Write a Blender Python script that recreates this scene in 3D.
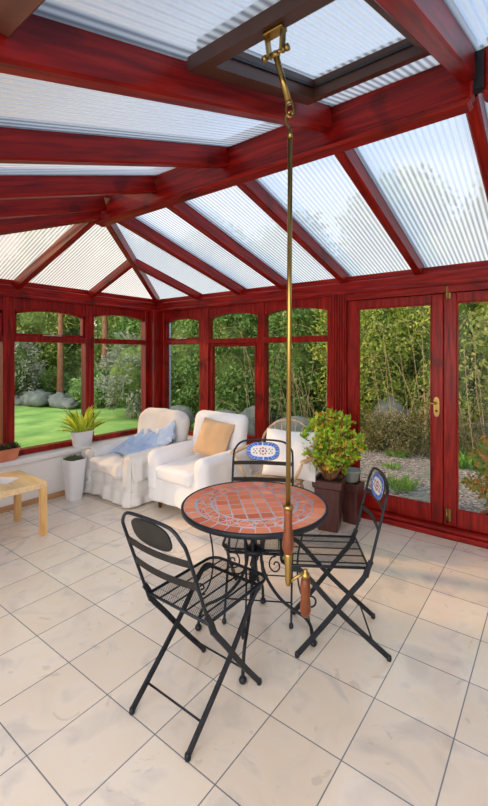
import bpy, math, random
from mathutils import Vector, Matrix, noise
PI = math.pi
random.seed(7)
for o in list(bpy.data.objects):
    bpy.data.objects.remove(o, do_unlink=True)
SC = bpy.context.scene
COL = SC.collection

# ------------------------------------------------------------------ camera, sky, sun, exposure
cam_data = bpy.data.cameras.new('camera')
cam = bpy.data.objects.new('camera', cam_data); COL.objects.link(cam)
cam.location = (4.34, -3.78, 1.52)
cam.rotation_euler = (PI/2, 0, 0.6496)
cam_data.sensor_fit = 'HORIZONTAL'; cam_data.sensor_width = 36
cam_data.lens = 413/488*36
cam_data.shift_y = -49/488
cam_data.clip_start = 0.05; cam_data.clip_end = 200
SC.camera = cam

world = bpy.data.worlds.new('sky'); SC.world = world; world.use_nodes = True
wn = world.node_tree.nodes; wl = world.node_tree.links; wn.clear()
wo = wn.new('ShaderNodeOutputWorld'); bg = wn.new('ShaderNodeBackground')
tc = wn.new('ShaderNodeTexCoord'); nz = wn.new('ShaderNodeTexNoise'); nz.inputs['Scale'].default_value = 1.6
nz.inputs['Detail'].default_value = 5
mp = wn.new('ShaderNodeMapping'); mp.inputs['Scale'].default_value = (1, 1, 2.2)
cr = wn.new('ShaderNodeValToRGB')
cr.color_ramp.elements[0].position = .36; cr.color_ramp.elements[0].color = (.46, .64, .96, 1)
cr.color_ramp.elements[1].position = .62; cr.color_ramp.elements[1].color = (.82, .90, 1.0, 1)
wl.new(tc.outputs['Generated'], mp.inputs['Vector']); wl.new(mp.outputs[0], nz.inputs['Vector'])
wl.new(nz.outputs['Fac'], cr.inputs['Fac'])
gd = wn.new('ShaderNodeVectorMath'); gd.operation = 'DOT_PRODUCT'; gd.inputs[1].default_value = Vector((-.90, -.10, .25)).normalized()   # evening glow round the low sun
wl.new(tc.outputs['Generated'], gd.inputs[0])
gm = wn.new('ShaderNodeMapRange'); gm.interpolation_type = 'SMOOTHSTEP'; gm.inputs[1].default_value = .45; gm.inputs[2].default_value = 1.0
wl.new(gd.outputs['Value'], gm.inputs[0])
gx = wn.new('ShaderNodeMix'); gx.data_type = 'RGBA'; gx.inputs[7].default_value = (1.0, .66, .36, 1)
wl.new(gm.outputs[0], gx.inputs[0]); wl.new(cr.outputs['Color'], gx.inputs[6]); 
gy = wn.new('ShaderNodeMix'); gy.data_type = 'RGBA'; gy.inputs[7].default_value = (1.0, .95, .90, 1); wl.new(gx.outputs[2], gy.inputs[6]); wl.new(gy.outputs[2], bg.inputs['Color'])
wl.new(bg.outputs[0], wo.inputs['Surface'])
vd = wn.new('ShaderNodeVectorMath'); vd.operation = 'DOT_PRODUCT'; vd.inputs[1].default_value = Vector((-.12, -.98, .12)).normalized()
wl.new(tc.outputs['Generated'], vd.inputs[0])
sm_ = wn.new('ShaderNodeMapRange'); sm_.interpolation_type = 'SMOOTHSTEP'      # added bright sky lobe behind the camera, fill light for the room
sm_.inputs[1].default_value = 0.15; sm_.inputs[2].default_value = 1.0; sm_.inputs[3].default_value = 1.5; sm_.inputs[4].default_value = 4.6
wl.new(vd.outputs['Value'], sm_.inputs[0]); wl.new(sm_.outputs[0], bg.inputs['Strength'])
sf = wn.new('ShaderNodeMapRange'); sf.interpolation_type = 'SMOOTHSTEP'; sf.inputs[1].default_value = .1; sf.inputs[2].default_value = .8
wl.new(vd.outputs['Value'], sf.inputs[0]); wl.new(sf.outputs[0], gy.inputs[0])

sun_data = bpy.data.lights.new('sun', 'SUN'); sun = bpy.data.objects.new('sun', sun_data); COL.objects.link(sun)
sun_data.energy = 3.4; sun_data.color = (1.0, .54, .22); sun_data.angle = math.radians(1.5)
sun.rotation_euler = Vector((.90, .27, -.31)).to_track_quat('-Z', 'Y').to_euler()

vs = SC.view_settings
vs.view_transform = 'Standard'; vs.look = 'None'; vs.gamma = 1; vs.use_curve_mapping = False
vs.exposure = 0.0
SC.cycles.use_denoising = True
SC.cycles.max_bounces = 10; SC.cycles.transparent_max_bounces = 16
SC.cycles.diffuse_bounces = 5; SC.cycles.glossy_bounces = 3; SC.cycles.transmission_bounces = 6
SC.cycles.sample_clamp_indirect = 4
SC.cycles.caustics_reflective = False; SC.cycles.caustics_refractive = False

# ------------------------------------------------------------------ materials
def newmat(name):
    m = bpy.data.materials.new(name); m.use_nodes = True
    n = m.node_tree.nodes; n.clear()
    out = n.new('ShaderNodeOutputMaterial')
    return m, n, m.node_tree.links, out
def ramp(n, stops):
    r = n.new('ShaderNodeValToRGB'); e = r.color_ramp.elements
    while len(e) < len(stops): e.new(.5)
    for i, (p, c) in enumerate(stops):
        e[i].position = p; e[i].color = (*c, 1)
    return r
def bsdf(n, l, out, rough=.5, metal=0, coat=0, spec=.5):
    b = n.new('ShaderNodeBsdfPrincipled')
    b.inputs['Roughness'].default_value = rough; b.inputs['Metallic'].default_value = metal
    b.inputs['Coat Weight'].default_value = coat; b.inputs['Specular IOR Level'].default_value = spec
    l.new(b.outputs[0], out.inputs['Surface']); return b
def noisy(name, c1, c2, scale=8, rough=.5, metal=0, coat=0, stretch=(1,1,1), bump=0, bscale=None, coord='Object', detail=4, spec=.5, lo=.3, hi=.7, bdist=.01):
    m, n, l, out = newmat(name); b = bsdf(n, l, out, rough, metal, coat, spec)
    t = n.new('ShaderNodeTexCoord'); mpp = n.new('ShaderNodeMapping'); mpp.inputs['Scale'].default_value = stretch
    l.new(t.outputs[coord], mpp.inputs['Vector'])
    x = n.new('ShaderNodeTexNoise'); x.inputs['Scale'].default_value = scale; x.inputs['Detail'].default_value = detail
    l.new(mpp.outputs[0], x.inputs['Vector'])
    r = ramp(n, [(lo, c1), (hi, c2)]); l.new(x.outputs['Fac'], r.inputs['Fac']); l.new(r.outputs['Color'], b.inputs['Base Color'])
    if bump:
        y = n.new('ShaderNodeTexNoise'); y.inputs['Scale'].default_value = bscale or scale*3; y.inputs['Detail'].default_value = 3
        l.new(mpp.outputs[0], y.inputs['Vector'])
        bp = n.new('ShaderNodeBump'); bp.inputs['Strength'].default_value = bump; bp.inputs['Distance'].default_value = bdist
        l.new(y.outputs['Fac'], bp.inputs['Height']); l.new(bp.outputs[0], b.inputs['Normal'])
    return m

def wood(name, dark, mid, light, stretch, rough=.38, coat=.08, knots=True):
    m, n, l, out = newmat(name); b = bsdf(n, l, out, rough, 0, coat)
    b.inputs['Coat Roughness'].default_value = .25; b.inputs['Specular IOR Level'].default_value = .22
    t = n.new('ShaderNodeTexCoord'); mpp = n.new('ShaderNodeMapping'); mpp.inputs['Scale'].default_value = stretch
    l.new(t.outputs['Object'], mpp.inputs['Vector'])
    x = n.new('ShaderNodeTexNoise'); x.inputs['Scale'].default_value = 6; x.inputs['Detail'].default_value = 6; x.inputs['Distortion'].default_value = .6
    l.new(mpp.outputs[0], x.inputs['Vector'])
    r = ramp(n, [(.28, dark), (.5, mid), (.72, light)]); l.new(x.outputs['Fac'], r.inputs['Fac'])
    if knots:
        v = n.new('ShaderNodeTexNoise'); v.inputs['Scale'].default_value = 4.5; v.inputs['Detail'].default_value = 0
        l.new(t.outputs['Object'], v.inputs['Vector'])
        rr = ramp(n, [(.24, (.35, .3, .3)), (.30, (1, 1, 1))]); l.new(v.outputs['Fac'], rr.inputs['Fac'])
        mx = n.new('ShaderNodeMix'); mx.data_type = 'RGBA'; mx.blend_type = 'MULTIPLY'; mx.inputs[0].default_value = .6
        l.new(r.outputs['Color'], mx.inputs[6]); l.new(rr.outputs['Color'], mx.inputs[7]); l.new(mx.outputs[2], b.inputs['Base Color'])
    else:
        l.new(r.outputs['Color'], b.inputs['Base Color'])
    bp = n.new('ShaderNodeBump'); bp.inputs['Strength'].default_value = .15; bp.inputs['Distance'].default_value = .002
    l.new(x.outputs['Fac'], bp.inputs['Height']); l.new(bp.outputs[0], b.inputs['Normal'])
    return m

RD, RM, RL = (.085, .002, .002), (.22, .005, .003), (.36, .013, .005)
WX = wood('mahogany_x', RD, RM, RL, (.5, 7, 7))
WY = wood('mahogany_y', RD, RM, RL, (7, .5, 7))
WZ = wood('mahogany_z', RD, RM, RL, (7, 7, .5))
BROWN = noisy('brown_vent_frame', (.05, .018, .010), (.085, .03, .017), 6, .4)
BEAM = noisy('brown_box_beam', (.10, .034, .02), (.15, .052, .03), 5, .4, stretch=(.5, 6, 6))
PINE = wood('pine', (.42, .22, .10), (.52, .29, .14), (.60, .36, .18), (7, .5, 7), .5, 0, False)
OAK = wood('light_oak', (.60, .33, .11), (.72, .43, .17), (.80, .52, .24), (5, 5, .6), .45, .1, False)
OAKTOP = wood('light_oak_top', (.68, .46, .22), (.78, .56, .30), (.84, .64, .38), (.6, 6, 5), .3, .15, False)
ASH = wood('pale_ash', (.45, .30, .18), (.58, .42, .27), (.68, .52, .36), (6, 6, .6), .45, .1, False)
HANDLE = wood('turned_wood', (.06, .014, .004), (.15, .038, .010), (.24, .068, .02), (6, 6, .7), .35, .2, False)
BLACK = noisy('black_iron', (.006, .008, .012), (.014, .018, .026), 30, .42, spec=.3)
PLATE = noisy('charcoal_plate', (.012, .011, .010), (.022, .020, .018), 12, .5, spec=.3)
def plain(name, c, rough=.5, metal=0, coat=0):
    m, n, l, out = newmat(name); b = bsdf(n, l, out, rough, metal, coat); b.inputs['Base Color'].default_value = (*c, 1); return m
BRASS = noisy('brass', (.27, .18, .05), (.43, .29, .09), 3, .28, 1)
RUBBER = plain('black_foot', (.012, .012, .014), .6)
GASKET = plain('black_gasket', (.01, .01, .012), .5)
STEEL = plain('pale_steel', (.55, .55, .52), .35, .6)
WALLP = noisy('cream_plaster', (.88, .84, .80), (.92, .88, .84), 3, .85, bump=.1, bscale=60)
SILLM = noisy('white_sill', (.74, .73, .72), (.80, .79, .78), 5, .45)
WHITEP = noisy('white_glaze', (.74, .74, .76), (.80, .80, .82), 4, .22, coat=.3)
TERRA = noisy('terracotta_pot', (.55, .16, .08), (.68, .23, .12), 9, .7)
PLANTERM = noisy('dark_wood_planter', (.045, .014, .012), (.10, .03, .026), 6, .4, stretch=(6, 6, .8))
GREYPOT = noisy('grey_green_pot', (.20, .24, .23), (.30, .33, .31), 8, .6)
SOIL = noisy('potting_soil', (.02, .013, .008), (.06, .04, .025), 60, .95, bump=.6, bscale=90)
BRICK = noisy('facade_render', (.55, .47, .40), (.62, .54, .46), 4, .9)
PAPER = plain('paper', (.78, .79, .82), .7)

def fabric(name, c1, c2, bscale=260, bump=.25, sheen=.2):
    m = noisy(name, c1, c2, 3.5, .92, bump=bump, bscale=bscale, bdist=.002, spec=.2)
    for nd in m.node_tree.nodes:
        if nd.type == 'BSDF_PRINCIPLED': nd.inputs['Sheen Weight'].default_value = sheen
    return m
LINEN = fabric('natural_linen', (.66, .63, .61), (.78, .76, .74))
WHITEC = fabric('white_cotton', (.80, .79, .80), (.85, .84, .85))
TANC = fabric('tan_fabric', (.58, .37, .20), (.68, .46, .28))
BLUEC = fabric('blue_knit', (.34, .46, .70), (.56, .67, .84), 120, .5)
PALEBLUE = fabric('pale_blue_fabric', (.42, .53, .74), (.62, .70, .84), 140, .4)

def glass_mat():
    m, n, l, out = newmat('window_glass')
    t = n.new('ShaderNodeBsdfTransparent'); t.inputs[0].default_value = (.93, .96, .95, 1)
    g = n.new('ShaderNodeBsdfGlossy'); g.inputs['Roughness'].default_value = .02; g.inputs[0].default_value = (1, 1, 1, 1)
    fr = n.new('ShaderNodeFresnel'); fr.inputs[0].default_value = 1.13
    mx = n.new('ShaderNodeMixShader'); l.new(fr.outputs[0], mx.inputs[0])
    l.new(t.outputs[0], mx.inputs[1]); l.new(g.outputs[0], mx.inputs[2]); l.new(mx.outputs[0], out.inputs['Surface'])
    return m
GLASS = glass_mat()
def polycarb(name, axis, lo=.45, hi=.95, tint=(.86, .92, .97)):
    # ribbed multiwall sheet: clear channels between milky ribs
    m, n, l, out = newmat(name)
    tcn = n.new('ShaderNodeTexCoord'); sx = n.new('ShaderNodeSeparateXYZ'); l.new(tcn.outputs['Object'], sx.inputs[0])
    a = n.new('ShaderNodeMath'); a.operation = 'MULTIPLY'; a.inputs[1].default_value = 2*PI/.032; l.new(sx.outputs[axis], a.inputs[0])
    s = n.new('ShaderNodeMath'); s.operation = 'SINE'; l.new(a.outputs[0], s.inputs[0])
    mr = n.new('ShaderNodeMapRange'); mr.inputs[1].default_value = -1; mr.inputs[2].default_value = 1
    mr.inputs[3].default_value = lo; mr.inputs[4].default_value = hi; l.new(s.outputs[0], mr.inputs[0])
    cm = n.new('ShaderNodeMix'); cm.data_type = 'RGBA'; l.new(s.outputs[0], mr2.inputs[0]) if False else None
    mr2 = n.new('ShaderNodeMapRange'); mr2.inputs[1].default_value = -1; mr2.inputs[2].default_value = .2; l.new(s.outputs[0], mr2.inputs[0])
    l.new(mr2.outputs[0], cm.inputs[0]); cm.inputs[6].default_value = (.56, .64, .74, 1); cm.inputs[7].default_value = (.74, .81, .88, 1)
    tr = n.new('ShaderNodeBsdfTransparent'); l.new(cm.outputs[2], tr.inputs[0])
    tl = n.new('ShaderNodeBsdfTranslucent'); l.new(cm.outputs[2], tl.inputs[0])
    mx = n.new('ShaderNodeMixShader'); l.new(mr.outputs[0], mx.inputs[0]); l.new(tr.outputs[0], mx.inputs[1]); l.new(tl.outputs[0], mx.inputs[2])
    g = n.new('ShaderNodeBsdfGlossy'); g.inputs['Roughness'].default_value = .25
    bp = n.new('ShaderNodeBump'); bp.inputs['Strength'].default_value = .4; bp.inputs['Distance'].default_value = .004
    l.new(s.outputs[0], bp.inputs['Height']); l.new(bp.outputs[0], g.inputs['Normal'])
    m2 = n.new('ShaderNodeMixShader'); m2.inputs[0].default_value = .05
    l.new(mx.outputs[0], m2.inputs[1]); l.new(g.outputs[0], m2.inputs[2]); l.new(m2.outputs[0], out.inputs['Surface'])
    return m
POLYX = polycarb('ribbed_polycarbonate_x', 0)
POLYY = polycarb('ribbed_polycarbonate_y', 1)

TX, TY, TW, TH = 1.785, -2.33, .3184, .3513
def floor_mat():
    m, n, l, out = newmat('marble_tiles'); b = bsdf(n, l, out, .24, 0, .25)
    t = n.new('ShaderNodeTexCoord'); mpp = n.new('ShaderNodeMapping'); mpp.inputs['Location'].default_value = (-TX+30*TW, -TY+30*TH, 0)
    l.new(t.outputs['Object'], mpp.inputs['Vector'])
    br = n.new('ShaderNodeTexBrick'); br.offset = 0; br.squash = 1
    br.inputs['Scale'].default_value = 1; br.inputs['Brick Width'].default_value = TW; br.inputs['Row Height'].default_value = TH
    br.inputs['Mortar Size'].default_value = .0026; br.inputs['Mortar Smooth'].default_value = .1; br.inputs['Bias'].default_value = 0
    br.inputs['Color1'].default_value = (.73, .63, .54, 1); br.inputs['Color2'].default_value = (.81, .72, .63, 1)
    br.inputs['Mortar'].default_value = (.20, .215, .24, 1)
    l.new(mpp.outputs[0], br.inputs['Vector'])
    x = n.new('ShaderNodeTexNoise'); x.inputs['Scale'].default_value = 3.2; x.inputs['Detail'].default_value = 7; x.inputs['Distortion'].default_value = 1.4
    l.new(t.outputs['Object'], x.inputs['Vector'])
    r = ramp(n, [(.30, (.80, .80, .82)), (.48, (1, .99, .97)), (.6, (1.0, .96, .90)), (.75, (.93, .92, .92))])
    l.new(x.outputs['Fac'], r.inputs['Fac'])
    v = n.new('ShaderNodeTexNoise'); v.inputs['Scale'].default_value = 5; v.inputs['Detail'].default_value = 3; v.inputs['Distortion'].default_value = 2.5
    l.new(mpp.outputs[0], v.inputs['Vector'])
    rv = ramp(n, [(.30, (.70, .71, .76)), (.345, (1, 1, 1))]); l.new(v.outputs['Fac'], rv.inputs['Fac'])
    mx = n.new('ShaderNodeMix'); mx.data_type = 'RGBA'; mx.blend_type = 'MULTIPLY'; mx.inputs[0].default_value = 1
    l.new(br.outputs['Color'], mx.inputs[6]); l.new(r.outputs['Color'], mx.inputs[7])
    m2 = n.new('ShaderNodeMix'); m2.data_type = 'RGBA'; m2.blend_type = 'MULTIPLY'; m2.inputs[0].default_value = .5
    l.new(mx.outputs[2], m2.inputs[6]); l.new(rv.outputs['Color'], m2.inputs[7]); l.new(m2.outputs[2], b.inputs['Base Color'])
    bp = n.new('ShaderNodeBump'); bp.inputs['Strength'].default_value = .5; bp.inputs['Distance'].default_value = .002; bp.invert = True
    l.new(br.outputs['Fac'], bp.inputs['Height']); l.new(bp.outputs[0], b.inputs['Normal'])
    return m
FLOOR = floor_mat()

def leafmat(name, stops, rough=.45, trans=.35):
    m, n, l, out = newmat(name)
    g = n.new('ShaderNodeNewGeometry'); r = ramp(n, stops); l.new(g.outputs['Random Per Island'], r.inputs['Fac'])
    d = n.new('ShaderNodeBsdfPrincipled'); d.inputs['Roughness'].default_value = rough; d.inputs['Specular IOR Level'].default_value = .35
    t = n.new('ShaderNodeBsdfTranslucent'); mx = n.new('ShaderNodeMixShader'); mx.inputs[0].default_value = trans
    l.new(r.outputs['Color'], d.inputs['Base Color']); l.new(r.outputs['Color'], t.inputs[0])
    l.new(d.outputs[0], mx.inputs[1]); l.new(t.outputs[0], mx.inputs[2]); l.new(mx.outputs[0], out.inputs['Surface'])
    return m
HEDGE = leafmat('hedge_leaves', [(0, (.14, .22, .03)), (.35, (.30, .42, .06)), (.7, (.50, .56, .10)), (1, (.72, .66, .18))], .45, .4)
SHRUBL = leafmat('shrub_leaves', [(0, (.08, .17, .04)), (.4, (.18, .32, .07)), (.8, (.30, .44, .12)), (1, (.52, .60, .25))])
DARKL = leafmat('woodland_leaves', [(0, (.11, .18, .03)), (.5, (.28, .38, .07)), (.85, (.50, .56, .13)), (1, (.72, .68, .24))])
PALEL = leafmat('silvery_leaves', [(0, (.20, .22, .16)), (.5, (.36, .38, .28)), (1, (.52, .50, .40))])
JADE = leafmat('jade_leaves', [(0, (.14, .32, .02)), (.45, (.34, .55, .04)), (.84, (.62, .74, .09)), (.90, (.85, .50, .06)), (1, (.75, .18, .05))], .3)
ORANGEL = leafmat('orange_green_leaves', [(0, (.16, .30, .04)), (.5, (.42, .50, .10)), (.62, (.80, .42, .08)), (1, (.85, .24, .10))], .35)
FERN = leafmat('variegated_leaves', [(0, (.16, .40, .02)), (.45, (.52, .66, .04)), (1, (.90, .88, .14))], .35)
HEATH = leafmat('heather_leaves', [(0, (.03, .04, .02)), (.6, (.09, .09, .04)), (1, (.20, .12, .07))])
SUCC = leafmat('grey_green_leaves', [(0, (.05, .09, .05)), (1, (.17, .22, .12))])
DRY = leafmat('dry_undergrowth_leaves', [(0, (.10, .12, .04)), (.4, (.22, .22, .08)), (.75, (.36, .28, .12)), (1, (.50, .42, .20))])
TUFT = leafmat('bright_grass', [(0, (.12, .30, .04)), (1, (.30, .52, .10))])
TWIG = noisy('twig_bark', (.30, .20, .10), (.60, .46, .24), 20, .85)
BARK = noisy('pine_bark', (.12, .05, .03), (.36, .15, .06), 9, .9, stretch=(3, 3, .8), bump=.6)
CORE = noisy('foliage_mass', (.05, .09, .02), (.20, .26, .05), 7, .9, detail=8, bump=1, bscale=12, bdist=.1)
LAWN = noisy('lawn_grass', (.12, .30, .05), (.40, .58, .14), 1.6, .9, detail=9, bump=.6, bscale=40, bdist=.03)
STONE = noisy('grey_stone', (.08, .09, .08), (.20, .21, .19), 5, .85, bump=.6, bscale=9, bdist=.03)
PIPE = plain('blue_grey_pipe', (.42, .48, .58), .5)
def gravel_mat():
    m, n, l, out = newmat('gravel'); b = bsdf(n, l, out, .85)
    t = n.new('ShaderNodeTexCoord'); v = n.new('ShaderNodeTexVoronoi'); v.inputs['Scale'].default_value = 34; l.new(t.outputs['Object'], v.inputs['Vector'])
    sp = n.new('ShaderNodeSeparateColor'); l.new(v.outputs['Color'], sp.inputs[0])
    r = ramp(n, [(0, (.10, .08, .07)), (.5, (.27, .23, .21)), (1, (.52, .46, .43))]); l.new(sp.outputs[0], r.inputs['Fac'])
    x = n.new('ShaderNodeTexNoise'); x.inputs['Scale'].default_value = 1.1; x.inputs['Detail'].default_value = 4; l.new(t.outputs['Object'], x.inputs['Vector'])
    r2 = ramp(n, [(.54, (0, 0, 0)), (.64, (1, 1, 1))]); l.new(x.outputs['Fac'], r2.inputs['Fac'])
    mx = n.new('ShaderNodeMix'); mx.data_type = 'RGBA'; l.new(r2.outputs['Color'], mx.inputs[0])
    l.new(r.outputs['Color'], mx.inputs[6]); mx.inputs[7].default_value = (.22, .23, .20, 1)
    l.new(mx.outputs[2], b.inputs['Base Color'])
    bp = n.new('ShaderNodeBump'); bp.inputs['Distance'].default_value = .03; bp.invert = True; l.new(v.outputs['Distance'], bp.inputs['Height']); l.new(bp.outputs[0], b.inputs['Normal'])
    return m
GRAVEL = gravel_mat()
M_TILE = leafmat('terracotta_tiles', [(0, (.60, .13, .05)), (.5, (.76, .20, .09)), (1, (.86, .30, .16))], .4, 0)
M_GROUT = noisy('grey_grout', (.36, .37, .42), (.48, .48, .53), 25, .8)
M_BLUE = plain('blue_tile', (.005, .09, .48), .35); M_LBLUE = plain('light_blue_tile', (.01, .15, .60), .35)
M_WHITE = plain('cream_tile', (.74, .70, .64), .3); M_RED = plain('red_tile', (.36, .06, .03), .3); M_DGREY = plain('dark_tile', (.06, .06, .07), .3)

# ------------------------------------------------------------------ mesh builder
class MB:
    def __init__(s, M=None):
        s.v = []; s.f = []; s.mi = []; s.M = M or Matrix(); s.cur = 0; s.smooth = []
        s.sm = False
    def add(s, vs_, fs, sm=None):
        k = len(s.v); s.v += [s.M @ Vector(p) for p in vs_]
        for f in fs: s.f.append([i+k for i in f]); s.mi.append(s.cur); s.smooth.append(s.sm if sm is None else sm)
    def box(s, a, b, c=0):
        x0, y0, z0 = a; x1, y1, z1 = b
        if x0 > x1: x0, x1 = x1, x0
        if y0 > y1: y0, y1 = y1, y0
        if z0 > z1: z0, z1 = z1, z0
        c = min(c, (x1-x0)*.45, (y1-y0)*.45, (z1-z0)*.45)
        if c <= 0:
            s.add([(x0,y0,z0),(x1,y0,z0),(x1,y1,z0),(x0,y1,z0),(x0,y0,z1),(x1,y0,z1),(x1,y1,z1),(x0,y1,z1)],
                  [(0,3,2,1),(4,5,6,7),(0,1,5,4),(1,2,6,5),(2,3,7,6),(3,0,4,7)]); return
        V = []; idx = {}
        X = (x0, x1); Y = (y0, y1); Z = (z0, z1); sg = (1, -1)
        for i in (0, 1):
            for j in (0, 1):
                for k in (0, 1):
                    for ax in range(3):
                        p = [X[i]+sg[i]*c, Y[j]+sg[j]*c, Z[k]+sg[k]*c]
                        p[ax] = (X[i], Y[j], Z[k])[ax]
                        idx[(i, j, k, ax)] = len(V); V.append(p)
        F = []
        for ax in range(3):
            for e in (0, 1):
                o = [a_ for a_ in range(3) if a_ != ax]; q = []
                for (u, w) in ((0, 0), (1, 0), (1, 1), (0, 1)):
                    t = [0, 0, 0]; t[ax] = e; t[o[0]] = u; t[o[1]] = w; q.append(idx[(*t, ax)])
                if (e == 0) ^ (ax == 1): q.reverse()
                F.append(q)
        for ax in range(3):
            o = [a_ for a_ in range(3) if a_ != ax]
            for u in (0, 1):
                for w in (0, 1):
                    t0 = [0, 0, 0]; t1 = [0, 0, 0]; t0[o[0]] = t1[o[0]] = u; t0[o[1]] = t1[o[1]] = w; t1[ax] = 1
                    F.append([idx[(*t0, o[0])], idx[(*t1, o[0])], idx[(*t1, o[1])], idx[(*t0, o[1])]])
        for i in (0, 1):
            for j in (0, 1):
                for k in (0, 1): F.append([idx[(i, j, k, a_)] for a_ in range(3)])
        s.add(V, F)
    def prism(s, pts, d, caps=True):
        # polygon pts (3D list) extruded by vector d
        n = len(pts); P = [Vector(p) for p in pts]; D = Vector(d)
        F = [[i, (i+1) % n, (i+1) % n+n, i+n] for i in range(n)]
        if caps: F += [list(range(n))[::-1], list(range(n, 2*n))]
        s.add(P+[p+D for p in P], F)
    def tube(s, pts, r, n=8, closed=False, caps=True, sq=None, up=None):
        P = [Vector(p) for p in pts]; m = len(P)
        R = r if isinstance(r, (list, tuple)) else [r]*m
        T = []
        for i in range(m):
            a = P[(i-1) % m] if (closed or i) else P[0]; b = P[(i+1) % m] if (closed or i < m-1) else P[-1]
            t = (b-a); T.append(t.normalized() if t.length > 1e-9 else Vector((0, 0, 1)))
        u = Vector(up) if up else (Vector((0, 0, 1)) if abs(T[0].z) < .9 else Vector((1, 0, 0)))
        V = []; 
        for i in range(m):
            if up: u = Vector(up)
            u = (u - T[i]*u.dot(T[i])); u = u.normalized() if u.length > 1e-6 else T[i].orthogonal().normalized()
            w = T[i].cross(u)
            if sq:   # rectangular section (half width along w, half height along u)
                for a, b in ((1, 1), (-1, 1), (-1, -1), (1, -1)): V.append(P[i]+w*a*sq[0]+u*b*sq[1])
            else:
                for k in range(n):
                    a = 2*PI*k/n; V.append(P[i]+(u*math.cos(a)+w*math.sin(a))*R[i])
        if sq: n = 4
        F = []
        for i in range(m if closed else m-1):
            j = (i+1) % m
            for k in range(n): F.append([i*n+k, i*n+(k+1) % n, j*n+(k+1) % n, j*n+k])
        if caps and not closed: F += [list(range(n))[::-1], [(m-1)*n+k for k in range(n)]]
        s.add(V, F, sm=not sq)
    def lathe(s, prof, c=(0, 0, 0), n=24, ax=None):
        # profile [(r,z)], optional matrix ax
        A = ax or Matrix.Translation(Vector(c)); V = []; F = []
        for r_, z_ in prof:
            for k in range(n):
                a = 2*PI*k/n; V.append(A @ Vector((r_*math.cos(a), r_*math.sin(a), z_)))
        for i in range(len(prof)-1):
            for k in range(n): F.append([i*n+k, i*n+(k+1) % n, (i+1)*n+(k+1) % n, (i+1)*n+k])
        if prof[0][0] > 1e-5: F.append(list(range(n))[::-1])
        if prof[-1][0] > 1e-5: F.append([(len(prof)-1)*n+k for k in range(n)])
        s.add(V, F, sm=True)
    def build(s, name, mats, parent=None, loc=None):
        me = bpy.data.meshes.new(name); me.from_pydata([tuple(p) for p in s.v], [], s.f); 
        if not isinstance(mats, (list, tuple)): mats = [mats]
        for m in mats: me.materials.append(m)
        if len(mats) > 1: me.polygons.foreach_set('material_index', s.mi)
        me.polygons.foreach_set('use_smooth', s.smooth)
        me.update()
        o = bpy.data.objects.new(name, me); COL.objects.link(o)
        if loc: o.location = loc
        if parent: o.parent = parent
        return o

def tag(o, label=None, cat=None, group=None, kind=None):
    if label: o['label'] = label
    if cat: o['category'] = cat
    if group: o['group'] = group
    if kind: o['kind'] = kind
    return o
def empty(name, loc=(0, 0, 0), rz=0):
    o = bpy.data.objects.new(name, None); COL.objects.link(o); o.location = loc; o.rotation_euler = (0, 0, rz)
    o.empty_display_size = .1; return o
def struct(o): o['kind'] = 'structure'; return o
def spline(pts, k=6, closed=False):
    P = [Vector(p) for p in pts]; n = len(P); out = []
    rng = range(n if closed else n-1)
    for i in rng:
        if closed: a, b, c, d = P[(i-1) % n], P[i], P[(i+1) % n], P[(i+2) % n]
        else: a, b, c, d = P[max(i-1, 0)], P[i], P[i+1], P[min(i+2, n-1)]
        for j in range(k):
            t = j/k; t2 = t*t; t3 = t2*t
            out.append(.5*((2*b)+(c-a)*t+(2*a-5*b+4*c-d)*t2+(3*b-a-3*c+d)*t3))
    if not closed: out.append(P[-1])
    return out
def soft_box(mb, c, size, r, n=16, amp=0, ns=3, seed=0, warp=None, M=None):
    # rounded, slightly creased upholstered block
    h = Vector(size)/2; r = min(r, h.x, h.y, h.z); C_ = Vector(c); V = {}; VL = []; F = []
    def vert(q):
        key = tuple(round(t*n*4) for t in q)
        if key in V: return V[key]
        # cluster samples towards rounded edges
        p = Vector([h[i]*math.sin(q[i]*PI/2)**1 if False else h[i]*(q[i]*.55+.45*math.sin(q[i]*PI/2)) for i in range(3)])
        inn = Vector([max(-(h[i]-r), min(h[i]-r, p[i])) for i in range(3)])
        d = p-inn; dn = d.normalized() if d.length > 1e-9 else Vector((0, 0, 1))
        p = inn+dn*r
        if amp:
            s_ = (p+C_)*ns+Vector((seed*7.3, seed*3.1, seed*1.7))
            a = noise.noise(s_)+.5*noise.noise(s_*2.3)+.6*(abs(noise.noise(s_*1.4))-.25)
            p = p+dn*a*amp
        if warp: p = Vector(warp(p, q))
        p = (M @ p if M else p)+C_
        V[key] = len(VL); VL.append(p); return V[key]
    for ax in range(3):
        for sg in (-1, 1):
            o = [(ax+1) % 3, (ax+2) % 3]
            for i in range(n):
                for j in range(n):
                    q4 = []
                    for a, b in ((i, j), (i+1, j), (i+1, j+1), (i, j+1)):
                        q = [0, 0, 0]; q[ax] = sg; q[o[0]] = 2*a/n-1; q[o[1]] = 2*b/n-1; q4.append(vert(q))
                    if sg < 0: q4.reverse()
                    F.append(q4)
    mb.add(VL, F, sm=True)
def pillow(mb, w, h, t, M, n=18, amp=.01, seed=0):
    V = []; F = []
    for side in (1, -1):
        base = len(V)
        for i in range(n+1):
            for j in range(n+1):
                u = 2*i/n-1; v = 2*j/n-1
                th = t/2*((1-u**4)*(1-v**4))**.55
                pin = 1-.10*(1-abs(u*v))*(abs(u)**3*.6+abs(v)**3*.6)
                x = u*w/2*pin; y = v*h/2*pin
                z = side*th+amp*noise.noise(Vector((u*2.2+seed, v*2.2, side*.5)))*1.5
                V.append(M @ Vector((x, y, z)))
        for i in range(n):
            for j in range(n):
                a = base+i*(n+1)+j; q = [a, a+n+1, a+n+2, a+1]
                if side < 0: q.reverse()
                F.append(q)
    mb.add(V, F, sm=True)
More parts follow.
